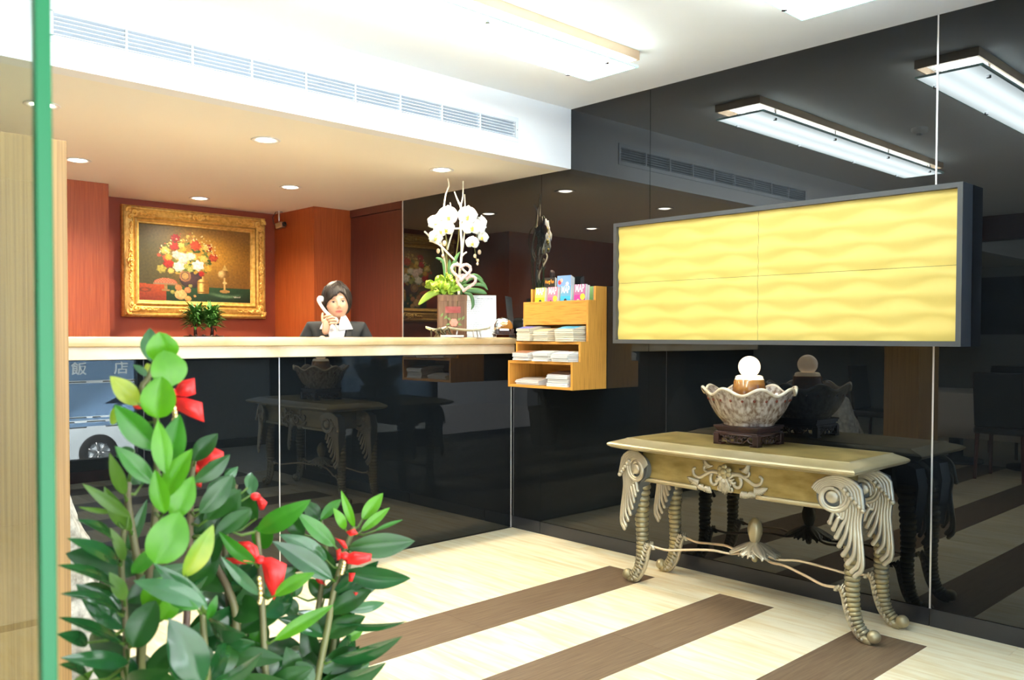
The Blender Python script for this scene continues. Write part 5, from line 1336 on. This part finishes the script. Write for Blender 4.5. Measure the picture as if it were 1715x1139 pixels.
LEAVES = [
(0.468,1.236,1.262,0.473,1.260,1.311,0.025,'P'),
(0.453,1.154,1.265,0.444,1.150,1.305,0.039,'L'),
(0.446,1.118,1.233,0.440,1.125,1.281,0.044,'L'),
(0.425,1.109,1.194,0.430,1.106,1.248,0.042,'L'),
(0.416,1.146,1.210,0.382,1.152,1.248,0.025,'Y'),
(0.416,1.088,1.158,0.371,1.105,1.215,0.031,'M'),
(0.440,1.179,1.244,0.425,1.193,1.261,0.010,'P'),
(0.413,1.090,1.114,0.371,1.104,1.164,0.022,'M'),
(0.416,1.061,1.130,0.410,1.068,1.196,0.023,'L'),
(0.432,1.100,1.124,0.454,1.109,1.198,0.032,'M'),
(0.419,1.070,1.098,0.453,1.068,1.157,0.027,'L'),
(0.425,1.063,1.071,0.453,1.066,1.123,0.028,'L'),
(0.407,1.040,1.085,0.395,1.039,1.140,0.022,'L'),
(0.520,1.223,1.118,0.555,1.218,1.156,0.026,'D'),
(0.507,1.193,1.093,0.559,1.186,1.128,0.025,'D'),
(0.525,1.215,1.042,0.575,1.211,1.094,0.030,'D'),
(0.542,1.227,1.028,0.593,1.221,1.068,0.030,'D'),
(0.646,1.308,1.052,0.660,1.323,1.075,0.014,'P'),
(0.415,1.197,1.085,0.387,1.171,1.147,0.017,'O'),
(0.413,1.171,1.060,0.354,1.173,1.111,0.015,'O'),
(0.398,1.185,1.066,0.350,1.176,1.081,0.007,'O'),
(0.607,1.318,1.066,0.635,1.319,1.088,0.015,'P'),
(0.465,1.274,1.081,0.469,1.298,1.122,0.020,'D'),
(0.462,1.318,1.080,0.491,1.318,1.105,0.023,'D'),
(0.419,1.225,1.189,0.409,1.234,1.193,0.025,'Y'),
(0.465,1.238,1.240,0.462,1.242,1.261,0.014,'Y'),
(0.442,1.160,1.147,0.409,1.192,1.183,0.020,'P'),
(0.440,1.230,1.141,0.421,1.248,1.131,0.016,'D'),
(0.393,1.037,1.027,0.424,1.037,1.085,0.046,'L'),
(0.438,1.062,0.997,0.475,1.057,1.059,0.028,'Y'),
(0.399,1.182,1.024,0.335,1.135,1.073,0.017,'G'),
(0.394,1.159,1.003,0.320,1.121,1.055,0.019,'G'),
(0.393,1.159,0.972,0.305,1.106,1.028,0.019,'G'),
(0.391,1.146,0.942,0.307,1.103,0.994,0.019,'G'),
(0.388,1.134,0.907,0.305,1.104,0.966,0.019,'G'),
(0.350,1.142,0.914,0.304,1.105,0.946,0.017,'G'),
(0.394,1.127,0.882,0.306,1.102,0.918,0.020,'G'),
(0.351,1.140,0.865,0.305,1.103,0.910,0.018,'G'),
(0.420,1.190,1.037,0.381,1.175,1.104,0.021,'O'),
(0.399,1.152,0.956,0.377,1.147,0.998,0.018,'O'),
(0.406,1.176,1.001,0.386,1.169,1.050,0.014,'O'),
(0.447,1.287,0.985,0.478,1.288,1.059,0.016,'D'),
(0.398,1.128,0.996,0.425,1.104,1.035,0.020,'M'),
(0.391,1.104,0.908,0.420,1.105,0.962,0.037,'D'),
(0.445,1.014,0.972,0.374,1.055,1.007,0.025,'P'),
(0.464,1.050,0.954,0.403,1.069,1.020,0.021,'P'),
(0.435,1.009,0.970,0.405,1.038,0.983,0.013,'M'),
(0.469,1.059,0.937,0.494,1.007,0.926,0.034,'G'),
(0.441,1.014,0.876,0.404,1.024,0.962,0.041,'G'),
(0.419,1.021,0.880,0.398,1.016,0.942,0.019,'G'),
(0.468,1.060,0.937,0.477,1.052,0.969,0.011,'M'),
(0.519,1.147,0.867,0.557,1.111,0.872,0.020,'G'),
(0.419,1.133,0.944,0.434,1.121,0.986,0.028,'L'),
(0.433,1.120,0.930,0.447,1.108,0.965,0.025,'L'),
(0.392,1.128,0.857,0.414,1.040,0.893,0.027,'D'),
(0.340,1.178,0.850,0.345,1.105,0.893,0.013,'O'),
(0.554,1.254,0.957,0.571,1.240,1.005,0.030,'D'),
(0.552,1.282,0.919,0.563,1.273,0.952,0.025,'D'),
(0.595,1.282,0.911,0.600,1.279,0.958,0.031,'D'),
(0.555,1.255,0.997,0.601,1.255,1.065,0.041,'D'),
(0.554,1.297,0.990,0.589,1.292,1.028,0.033,'D'),
(0.574,1.236,1.005,0.617,1.239,1.034,0.033,'D'),
(0.564,1.275,1.047,0.590,1.293,1.075,0.022,'D'),
(0.619,1.222,1.000,0.669,1.149,1.053,0.033,'M'),
(0.607,1.204,0.956,0.554,1.215,1.012,0.021,'M'),
(0.616,1.208,0.905,0.555,1.212,0.976,0.017,'P'),
(0.733,1.193,0.911,0.640,1.215,0.983,0.031,'G'),
(0.749,1.234,0.931,0.672,1.254,0.982,0.028,'P'),
(0.759,1.226,0.953,0.704,1.252,1.013,0.025,'M'),
(0.815,1.255,0.971,0.794,1.264,1.037,0.014,'L'),
(0.825,1.247,0.984,0.863,1.239,1.027,0.023,'L'),
(0.812,1.231,0.969,0.860,1.214,1.006,0.016,'L'),
(0.793,1.249,0.972,0.773,1.255,1.011,0.016,'L'),
(0.829,1.215,0.970,0.876,1.198,0.985,0.007,'M'),
(0.773,1.212,0.951,0.878,1.167,0.953,0.039,'D'),
(0.759,1.197,0.918,0.855,1.147,0.898,0.037,'G'),
(0.760,1.222,0.872,0.840,1.202,0.889,0.027,'D'),
(0.785,1.238,0.839,0.863,1.233,0.836,0.019,'P'),
(0.745,1.207,0.832,0.861,1.166,0.820,0.015,'G'),
(0.729,1.193,0.780,0.837,1.146,0.806,0.038,'G'),
(0.719,1.187,0.750,0.817,1.164,0.762,0.038,'G'),
(0.617,1.166,0.913,0.677,1.151,0.940,0.023,'L'),
(0.625,1.183,0.840,0.708,1.148,0.885,0.021,'L'),
(0.560,1.217,0.819,0.636,1.172,0.812,0.030,'D'),
(0.556,1.234,0.835,0.619,1.202,0.829,0.024,'D'),
(0.559,1.203,0.792,0.640,1.167,0.778,0.031,'D'),
(0.734,1.242,0.742,0.724,1.268,0.835,0.030,'D'),
(0.737,1.288,0.964,0.715,1.310,1.002,0.027,'D'),
(0.768,1.287,0.986,0.810,1.289,1.016,0.018,'M'),
(0.783,1.313,0.979,0.762,1.334,1.012,0.026,'D'),
(0.577,1.277,1.050,0.607,1.277,1.080,0.032,'D'),
(0.563,1.247,1.010,0.605,1.250,1.062,0.034,'D'),
(0.554,1.228,1.003,0.612,1.229,1.034,0.026,'D'),
(0.650,1.303,1.040,0.662,1.321,1.071,0.019,'P'),
(0.666,1.315,0.996,0.659,1.351,1.042,0.028,'D'),
(0.619,1.335,1.071,0.634,1.320,1.086,0.015,'P'),
(0.650,1.274,0.959,0.661,1.264,1.002,0.036,'M'),
(0.779,1.259,0.883,0.762,1.278,0.946,0.026,'D'),
(0.778,1.287,0.851,0.757,1.307,0.883,0.026,'D'),
(0.725,1.295,0.860,0.719,1.303,0.904,0.029,'D'),
(0.730,1.304,0.825,0.714,1.320,0.857,0.026,'D'),
(0.805,1.288,0.835,0.812,1.282,0.865,0.023,'M'),
(0.811,1.280,0.770,0.846,1.275,0.782,0.017,'L'),
(0.657,1.290,0.826,0.642,1.305,0.856,0.024,'D'),
(0.647,1.301,0.875,0.625,1.323,0.918,0.034,'D'),
(0.640,1.334,0.850,0.627,1.348,0.887,0.028,'D'),
(0.611,1.223,0.824,0.626,1.223,0.850,0.023,'M'),
(0.675,1.202,0.761,0.663,1.215,0.813,0.030,'D'),
(0.682,1.168,0.763,0.664,1.186,0.797,0.026,'D')]
STEMS = [
([(0.451,1.183,1.266),(0.440,1.179,1.243),(0.430,1.174,1.228),(0.435,1.141,1.194),(0.432,1.129,1.151),(0.429,1.129,1.069),(0.431,1.164,0.944),(0.447,1.211,0.780)],0.0045),
([(0.433,1.236,1.094),(0.425,1.215,1.069),(0.431,1.207,1.008),(0.444,1.219,0.934),(0.462,1.252,0.763)],0.0060),
([(0.406,1.176,1.044),(0.403,1.178,0.994),(0.405,1.175,0.947),(0.410,1.181,0.882),(0.424,1.206,0.789)],0.0050),
([(0.623,1.231,0.998),(0.621,1.218,0.951),(0.618,1.204,0.874),(0.615,1.191,0.792),(0.615,1.189,0.735)],0.0058),
([(0.809,1.247,0.973),(0.781,1.232,0.939),(0.755,1.226,0.875),(0.737,1.214,0.826),(0.713,1.206,0.749),(0.697,1.193,0.709)],0.0062),
([(0.821,1.276,0.930),(0.802,1.265,0.867),(0.778,1.257,0.800),(0.757,1.247,0.725),(0.741,1.233,0.683)],0.0062),
([(0.572,1.293,0.966),(0.579,1.271,0.938),(0.586,1.250,0.908),(0.593,1.241,0.865),(0.595,1.235,0.729)],0.0065),
([(0.463,1.064,0.951),(0.464,1.062,0.914),(0.471,1.068,0.856),(0.475,1.077,0.815)],0.0055),
([(0.632,1.322,1.058),(0.611,1.312,1.001),(0.605,1.301,0.914),(0.608,1.281,0.827),(0.608,1.263,0.713)],0.0060),
([(0.783,1.313,0.979),(0.784,1.297,0.939),(0.760,1.276,0.857),(0.730,1.261,0.772),(0.706,1.239,0.692)],0.0055),
([(0.533,1.252,1.113),(0.529,1.254,1.070),(0.535,1.273,0.978),(0.530,1.274,0.871),(0.524,1.275,0.737)],0.0060)]
RIBBONS = [
[[(0.480,1.196,1.220),(0.488,1.189,1.237),(0.502,1.175,1.241),(0.503,1.174,1.219),(0.494,1.182,1.215),(0.484,1.191,1.216)],[(0.481,1.195,1.216),(0.494,1.182,1.213),(0.509,1.167,1.207),(0.511,1.165,1.180),(0.497,1.178,1.187),(0.483,1.192,1.197)]],
[[(0.543,1.269,1.100),(0.547,1.266,1.118),(0.563,1.252,1.132),(0.574,1.241,1.125),(0.574,1.240,1.118),(0.558,1.256,1.110),(0.543,1.269,1.085)],[(0.543,1.269,1.077),(0.550,1.262,1.081),(0.549,1.263,1.071),(0.544,1.267,1.073)]],
[[(0.627,1.244,1.050),(0.633,1.237,1.050),(0.640,1.230,1.041),(0.636,1.234,1.030),(0.632,1.238,1.029)],[(0.639,1.230,1.001),(0.649,1.222,1.012),(0.656,1.214,1.004),(0.655,1.215,0.999),(0.644,1.225,1.003)]],
[[(0.612,1.200,0.962),(0.609,1.203,0.982),(0.600,1.212,0.990),(0.588,1.223,0.989),(0.589,1.221,0.979),(0.600,1.211,0.968),(0.609,1.202,0.959)],[(0.611,1.201,0.958),(0.597,1.213,0.966),(0.587,1.223,0.965),(0.574,1.236,0.965),(0.578,1.232,0.956),(0.595,1.215,0.956)],[(0.613,1.199,0.965),(0.624,1.188,0.966),(0.641,1.172,0.955),(0.637,1.175,0.928),(0.626,1.184,0.901),(0.617,1.193,0.928),(0.614,1.197,0.951)]],
[[(0.759,1.197,0.943),(0.770,1.187,0.950),(0.791,1.168,0.946),(0.790,1.168,0.935),(0.774,1.182,0.928),(0.761,1.195,0.930)],[(0.759,1.198,0.955),(0.748,1.209,0.972),(0.759,1.198,0.967),(0.763,1.195,0.955)],[(0.761,1.197,0.982),(0.771,1.188,0.987),(0.775,1.183,0.979),(0.766,1.192,0.975)],[(0.749,1.207,0.952),(0.754,1.202,0.955),(0.756,1.201,0.939),(0.750,1.206,0.935)],[(0.764,1.192,0.915),(0.771,1.185,0.915),(0.767,1.188,0.902),(0.763,1.192,0.901)],[(0.768,1.187,0.884),(0.774,1.182,0.883),(0.771,1.184,0.878)]],
[[(0.759,1.292,0.896),(0.766,1.285,0.894),(0.773,1.278,0.873),(0.768,1.283,0.872),(0.761,1.290,0.883)]],
[[(0.430,1.187,1.207),(0.432,1.186,1.218),(0.435,1.183,1.215),(0.432,1.185,1.207)],[(0.407,1.209,1.195),(0.411,1.205,1.191),(0.411,1.204,1.182),(0.408,1.207,1.188)]]]
BEADS = [
[(0.469,1.164,1.201),(0.470,1.163,1.190),(0.468,1.164,1.181),(0.469,1.163,1.172)],
[(0.596,1.172,0.942),(0.597,1.171,0.928),(0.597,1.170,0.914),(0.596,1.171,0.907)],
[(0.747,1.181,0.936),(0.745,1.182,0.927),(0.744,1.184,0.920)],
[(0.637,1.218,1.005),(0.638,1.218,0.999)]]
# ================================================================ LEAFY POT PLANT WITH RED RIBBONS (metres in the room)
pl = thing('potted_plant', (.62, 1.22, 0), 'large glossy green potted plant with many stems beside the glass door', 'plant')
LM = {}
def leafmat(k, c, c2, rough, tr=.25):
    m = vary(mat('leaf_'+k, rough=rough), c, c2, 14, (1, 1, 1), 3, pos=(.35, .7))
    nt = m.node_tree; b = nt.nodes['Principled BSDF']
    # leaf blades let some light through
    ts = N(m, 'ShaderNodeBsdfTranslucent'); mx = N(m, 'ShaderNodeMixShader'); mx.inputs[0].default_value = tr
    src = b.inputs['Base Color'].links[0].from_socket; nt.links.new(src, ts.inputs[0])
    out = nt.nodes['Material Output']; nt.links.new(b.outputs[0], mx.inputs[1]); nt.links.new(ts.outputs[0], mx.inputs[2]); nt.links.new(mx.outputs[0], out.inputs[0])
    LM[k] = m
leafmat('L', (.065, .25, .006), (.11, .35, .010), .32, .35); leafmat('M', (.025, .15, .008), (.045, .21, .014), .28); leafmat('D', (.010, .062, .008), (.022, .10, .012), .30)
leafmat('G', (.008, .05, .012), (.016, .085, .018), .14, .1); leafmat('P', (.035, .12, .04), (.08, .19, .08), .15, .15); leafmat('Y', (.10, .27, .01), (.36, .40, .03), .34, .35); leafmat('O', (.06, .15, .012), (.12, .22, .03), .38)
MT['plant_stem'] = vary(mat('brown_green_stem', rough=.5), (.10, .055, .04), (.16, .20, .05), 6, (1, 1, .5))
MT['terracotta'] = vary(mat('white_planter_glaze', rough=.3), (.62, .60, .55), (.72, .70, .66), 6)
stems = []
for pts, r in STEMS:
    p0 = Vector(pts[-1]); P_ = [Vector(q) for q in pts]+[Vector((.62+(p0.x-.62)*.45, 1.22+(p0.y-1.22)*.45, .52)), Vector((.62+(p0.x-.62)*.3, 1.22+(p0.y-1.22)*.3, .38))]
    cc = curve(P_, 5); k = len(cc)
    stems.append((cc, MB().tube(cc, [r*(.7+.5*i/k) for i in range(k)], 8).build('stem', 'plant_stem', pl, True)))
camp = Vector((0, 0, 1.3))
def add_leaf(A, T, W, cls, stem, rnd):
    A, T = Vector(A), Vector(T); d = T-A; L_ = d.length; d.normalize()
    mid = (A+T)/2; vn = (camp-mid).normalized()
    n0 = (vn-d*vn.dot(d)).normalized(); n0 = (Matrix.Rotation(rnd.uniform(-.45, .45)+(.55 if cls == 'G' else 0), 4, d) @ n0); s = d.cross(n0).normalized()
    wm = 1.0/max(.75, math.cos(.45) if cls == 'G' else .95)
    cv = rnd.uniform(.04, .12)*L_; tipd = rnd.uniform(-.02, .05)*L_
    pointy = 1.15 if L_ > W*1.7 else .45
    def f(u, v):
        q = (v-.5)*2; w_ = W*.5*wm*(math.sin(PI*u**.88)**(.60 if W > .6*L_ else .78) if 0 < u < 1 else 0)*(1 if u < .6 else 1-.12*pointy*((u-.6)/.4))
        p = A+d*L_*u+s*w_*q+n0*(cv*math.sin(PI*u)*.9+.30*w_*abs(q)-.0-.05*w_*q*q*2+.0015*math.sin(u*40)*abs(q)*0)
        return tuple(p-n0*tipd*u*u*0)
    b = MB(); b.grid(12, 8, f)
    # raised midrib
    o = b.build('leaf', LM[cls], stem, True, fixn=False)
    return o
rnd = random.Random(21)
def nearest(A):
    best = None
    for cc, so in stems:
        dd = min((c-A).length for c in cc)
        if best is None or dd < best[0]: best = (dd, so, cc)
    return best
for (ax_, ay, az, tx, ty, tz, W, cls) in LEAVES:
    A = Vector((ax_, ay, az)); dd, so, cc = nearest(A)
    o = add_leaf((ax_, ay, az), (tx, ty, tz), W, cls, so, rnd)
    if dd > .012:     # leaf stalk joins the nearest stem
        q = min(cc, key=lambda c: (c-A).length+max(0, c.z-A.z)*2)
        if (q-A).length < .10:
            md_ = (q+A)/2+Vector((0, 0, -.006)); MB().tube([q, md_, A+(Vector((tx, ty, tz))-A)*.06], [.0024, .002, .0015], 6).build('leaf_stalk', LM['O'], so, True)
# lower and rear leaves of the same stems
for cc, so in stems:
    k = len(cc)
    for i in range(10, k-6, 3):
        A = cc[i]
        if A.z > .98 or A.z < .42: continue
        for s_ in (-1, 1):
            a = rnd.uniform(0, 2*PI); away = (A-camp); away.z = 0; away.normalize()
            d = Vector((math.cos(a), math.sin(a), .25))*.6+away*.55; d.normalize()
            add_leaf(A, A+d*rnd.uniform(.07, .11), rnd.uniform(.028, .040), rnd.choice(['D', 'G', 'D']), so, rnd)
MB().lathe([(.13, 0), (.15, .02), (.185, .40), (.200, .43), (.200, .455), (.185, .455), (.175, .42), (0, .40)], 48, (.62, 1.22, 0), cap=False).build('pot', 'terracotta', pl, True)
MB().lathe([(.176, .400), (.1, .41), (0, .415)], 32, (.62, 1.22, 0), cap=False).build('soil', mat('potting_soil', (.05, .03, .02), .95), pl, True)
# ribbons
MT['ribbon'] = mat('red_satin_ribbon', (.72, .018, .015), .45, sss=0); MT['bead'] = mat('gold_bead', (.95, .75, .35), .2, .9)
rl = ['red ribbon bow high on the left stem of the potted plant', 'red ribbon loop half hidden behind dark leaves left of centre', 'small red ribbon bow peeking above the broad middle leaf', 'large red ribbon bow with a long hanging tail in the middle of the plant',
      'red ribbon bow on the rightmost plant stem', 'small red ribbon end between the middle and rightmost stems', 'scraps of red ribbon at the edge of the yellow leaf']
for i, polys in enumerate(RIBBONS):
    c = Vector(polys[0][0]); t = thing('ribbon_bow', c, rl[i], 'ribbon', 'red ribbons tied on the potted plant')
    for j, poly in enumerate(polys):
        P_ = [Vector(q) for q in poly]; ce = sum(P_, Vector())/len(P_); vn = (camp-ce).normalized()
        b = MB(); m_ = len(P_); n_ = 4; vs = [ce+vn*.012]
        for q in range(1, n_+1):
            f = q/n_
            for p in P_: vs.append(ce.lerp(p, f)+vn*(.012*(1-f*f)+.003*math.sin(f*7)))
        fs = [(0, 1+a, 1+(a+1) % m_) for a in range(m_)]
        for q in range(n_-1):
            for a in range(m_): fs.append((1+q*m_+a, 1+(q+1)*m_+a, 1+(q+1)*m_+(a+1) % m_, 1+q*m_+(a+1) % m_))
        b.add(vs, fs); b.build('loop' if j == 0 else 'tail', 'ribbon', t, True, fixn=False, solid=.0012)
    b = MB(); b.ball(P_[0] if False else Vector(polys[0][0]), .008, 10, 8, (1, 1, .8)); b.build('knot', 'ribbon', t, True)
bl = ['string of gold beads hanging from the highest red bow', 'string of gold beads under the large middle red bow', 'string of gold beads under the red bow on the rightmost stem', 'pair of gold beads below the small red bow']
for i, P_ in enumerate(BEADS):
    t = thing('bead_string', P_[0], bl[i], 'beads', 'gold bead strings on the potted plant')
    cc = curve([Vector(q) for q in P_], 4)
    MB().tube(cc, .0008, 5).build('thread', 'bead', t)
    for q in cc[::2]: MB().ball(q, .0038, 10, 8).build('bead', 'bead', t, True)
# ================================================================ DINING END OF THE LOBBY (seen mirrored in the dark glass wall)
MT['cloth'] = mat('pale_tablecloth', (.62, .60, .55), .8); MT['chair_dark'] = mat('dark_chair_leather', (.03, .025, .022), .5)
t = thing('dining_table', (-1.55, 3.1, 0), 'long dining table under a pale cloth, mirrored in the dark glass', 'table')
MB().box(-2.0, -1.10, 2.2, 3.75, .70, .745, .004).build('table_top', 'dark_wood', t)
for y in (2.6, 3.35): MB().lathe([(.26, 0), (.26, .03), (.07, .06), (.06, .60), (.20, .69), (.2, .70)], 24, (-1.55, y, 0), cap=True).build('pedestal', 'black_sat', t, True)
b = MB()
def clf(x0, x1, y0, y1, zt, zb):
    per = []
    n = 40
    for i in range(n): per.append((x0+(x1-x0)*i/n, y0))
    for i in range(n*2): per.append((x1, y0+(y1-y0)*i/(2*n)))
    for i in range(n): per.append((x1-(x1-x0)*i/n, y1))
    for i in range(n*2): per.append((x0, y1-(y1-y0)*i/(2*n)))
    k = len(per); cx, cy = (x0+x1)/2, (y0+y1)/2; vs = []; fs = []
    for j, f in enumerate((0, .3, .65, 1)):
        for i, (x, y) in enumerate(per):
            o_ = .02*f*math.sin(i*.55)*(.5+.5*math.sin(i*.13)); dx, dy = (x-cx)/(x1-x0)*2, (y-cy)/(y1-y0)*2
            vs.append((x+dx*o_, y+dy*o_, zt+(zb-zt)*f))
    for j in range(3):
        for i in range(k): fs.append((j*k+i, j*k+(i+1) % k, (j+1)*k+(i+1) % k, (j+1)*k+i))
    fs.append(tuple(range(k))); return vs, fs
vs, fs = clf(-2.01, -1.09, 2.19, 3.76, .749, .30); b.add(vs, fs)
o = b.build('tablecloth', 'cloth', None, True, auto=30, solid=.002); tag(o, 'pale cloth draped over the mirrored dining table', 'tablecloth')
t = thing('goblet', (-1.30, 3.0, .752), 'small glass goblet standing on the mirrored dining table', 'glass')
MB().lathe([(.035, 0), (.035, .004), (.006, .01), (.006, .07), (.03, .09), (.045, .13), (.040, .17)], 24, cap=False).build('bowl', 'pane', t, True, local=True)
MB().lathe([(.035, 0), (.035, .004), (.006, .01), (.006, .05), (0, .05)], 20, cap=False).build('foot', 'steel', t, True, local=True)
def chair(x, y, rz, lab):
    t = thing('dining_chair', (x, y, 0), lab, 'chair', 'dark dining chairs', rz)
    MB().box(-.22, .22, -.22, .22, .42, .49, .02).build('seat', 'chair_dark', t, local=True)
    b = MB(); b.T = Matrix.Translation((0, .21, .49)) @ Matrix.Rotation(-.12, 4, 'X'); b.box(-.21, .21, -.02, .02, .0, .50, .015); b.build('backrest', 'chair_dark', t, local=True)
    for sx in (-1, 1):
        for sy in (-1, 1): MB().tube([(sx*.19, sy*.19, .42), (sx*.20, sy*.21, 0)], [.02, .015], 8).build('leg', 'dark_wood', t, local=True)
chair(-2.35, 3.15, PI/2, 'dark dining chair pushed in on the far side of the cloth-covered table'); chair(-1.55, 4.15, 0, 'dark dining chair at the table end nearest the reception'); chair(-.72, 2.62, -PI/2, 'dark dining chair drawn up on the near side of the cloth-covered table')
t = thing('dark_picture', (-5.99, 3.2, 1.5), 'large dark framed picture on the far dining room wall', 'picture')
MB().box(-5.995, -5.96, 3.6, 4.7, 1.35, 2.2).build('frame', 'black_sat', t); MB().box(-5.96, -5.955, 3.65, 4.65, 1.40, 2.15).build('print', 'chair_dark', t)
struct(MB().box(-3.2, -3.0, .38, 6.6, 2.45, ZC).build('beam_dining', 'dark_wood'))
t = thing('side_cabinet', (.2, 5.9, 0), 'low wooden cabinet against the wall left of the reception', 'cabinet')
MB().box(-.6, .5, 5.6, 6.05, 0, .95, .004).build('body', 'dark_wood', t)
for k in range(3): MB().box(-.58+k*.36, -.24+k*.36, 5.585, 5.598, .06, .90, .003).build('door', 'dark_wood', t)
# ================================================================ CAR IN THE STREET (seen mirrored through the filmed shop window)
t = thing('parked_car', (5.8, -7.7, -1.02), 'pale car parked in the street, mirrored in the counter glass through the shop window', 'car')
MT['car_paint'] = mat('pale_car_paint', (.70, .76, .84), .2, coat=1); MT['tyre'] = mat('tyre_rubber', (.015, .015, .017), .8)
prof = [(1.4, .10), (1.38, .45), (1.50, .68), (2.2, .80), (2.9, 1.22), (4.4, 1.26), (5.2, .95), (5.8, .82), (5.85, .30), (5.75, .12)]
b = MB(); secs = ((-3.85, .86), (-3.78, .97), (-3.5, 1), (-2.7, 1), (-2.42, .97), (-2.35, .86)); k = len(prof)
vs = [(2.58+3.6+(p[0]-3.6)*s, y-4.6, -1.02+.12+(p[1]-.12)*s+.10) for y, s in secs for p in prof]; n = len(secs)
b.add(vs, [(i*k+j, i*k+(j+1) % k, (i+1)*k+(j+1) % k, (i+1)*k+j) for i in range(n-1) for j in range(k)]+[tuple(range(k)), tuple((n-1)*k+j for j in range(k))])
b.build('body', 'car_paint', t, True, auto=35)
MB().prism([(5.03, .13), (5.53, .38), (6.93, .41), (7.53, .16)], .01, 'y', -6.985).build('side_window', 'black_sat', t)
for wx in (4.93, 7.53):
    for wy in (-7.02, -8.30):
        w_ = MB(); w_.T = Matrix.Translation((wx, wy, -.70)) @ Matrix.Rotation(PI/2, 4, 'X'); w_.lathe([(.18, -.09), (.30, -.10), (.32, -.07), (.32, .07), (.30, .10), (.18, .09)], 32, cap=False); wo = w_.build('wheel', 'tyre', t, True)
        w_ = MB(); w_.T = Matrix.Translation((wx, wy, -.70)) @ Matrix.Rotation(PI/2, 4, 'X')
        w_.lathe([(.20, -.08), (.20, .08)], 28, cap=False)
        for i in range(7): a = i*2*PI/7; w_.tube([(.03*math.cos(a), .03*math.sin(a), -.085), (.19*math.cos(a), .19*math.sin(a), -.085)], .02, 6)
        w_.ball((0, 0, -.08), .05, 10, 6); w_.build('rim', 'steel', wo, True)
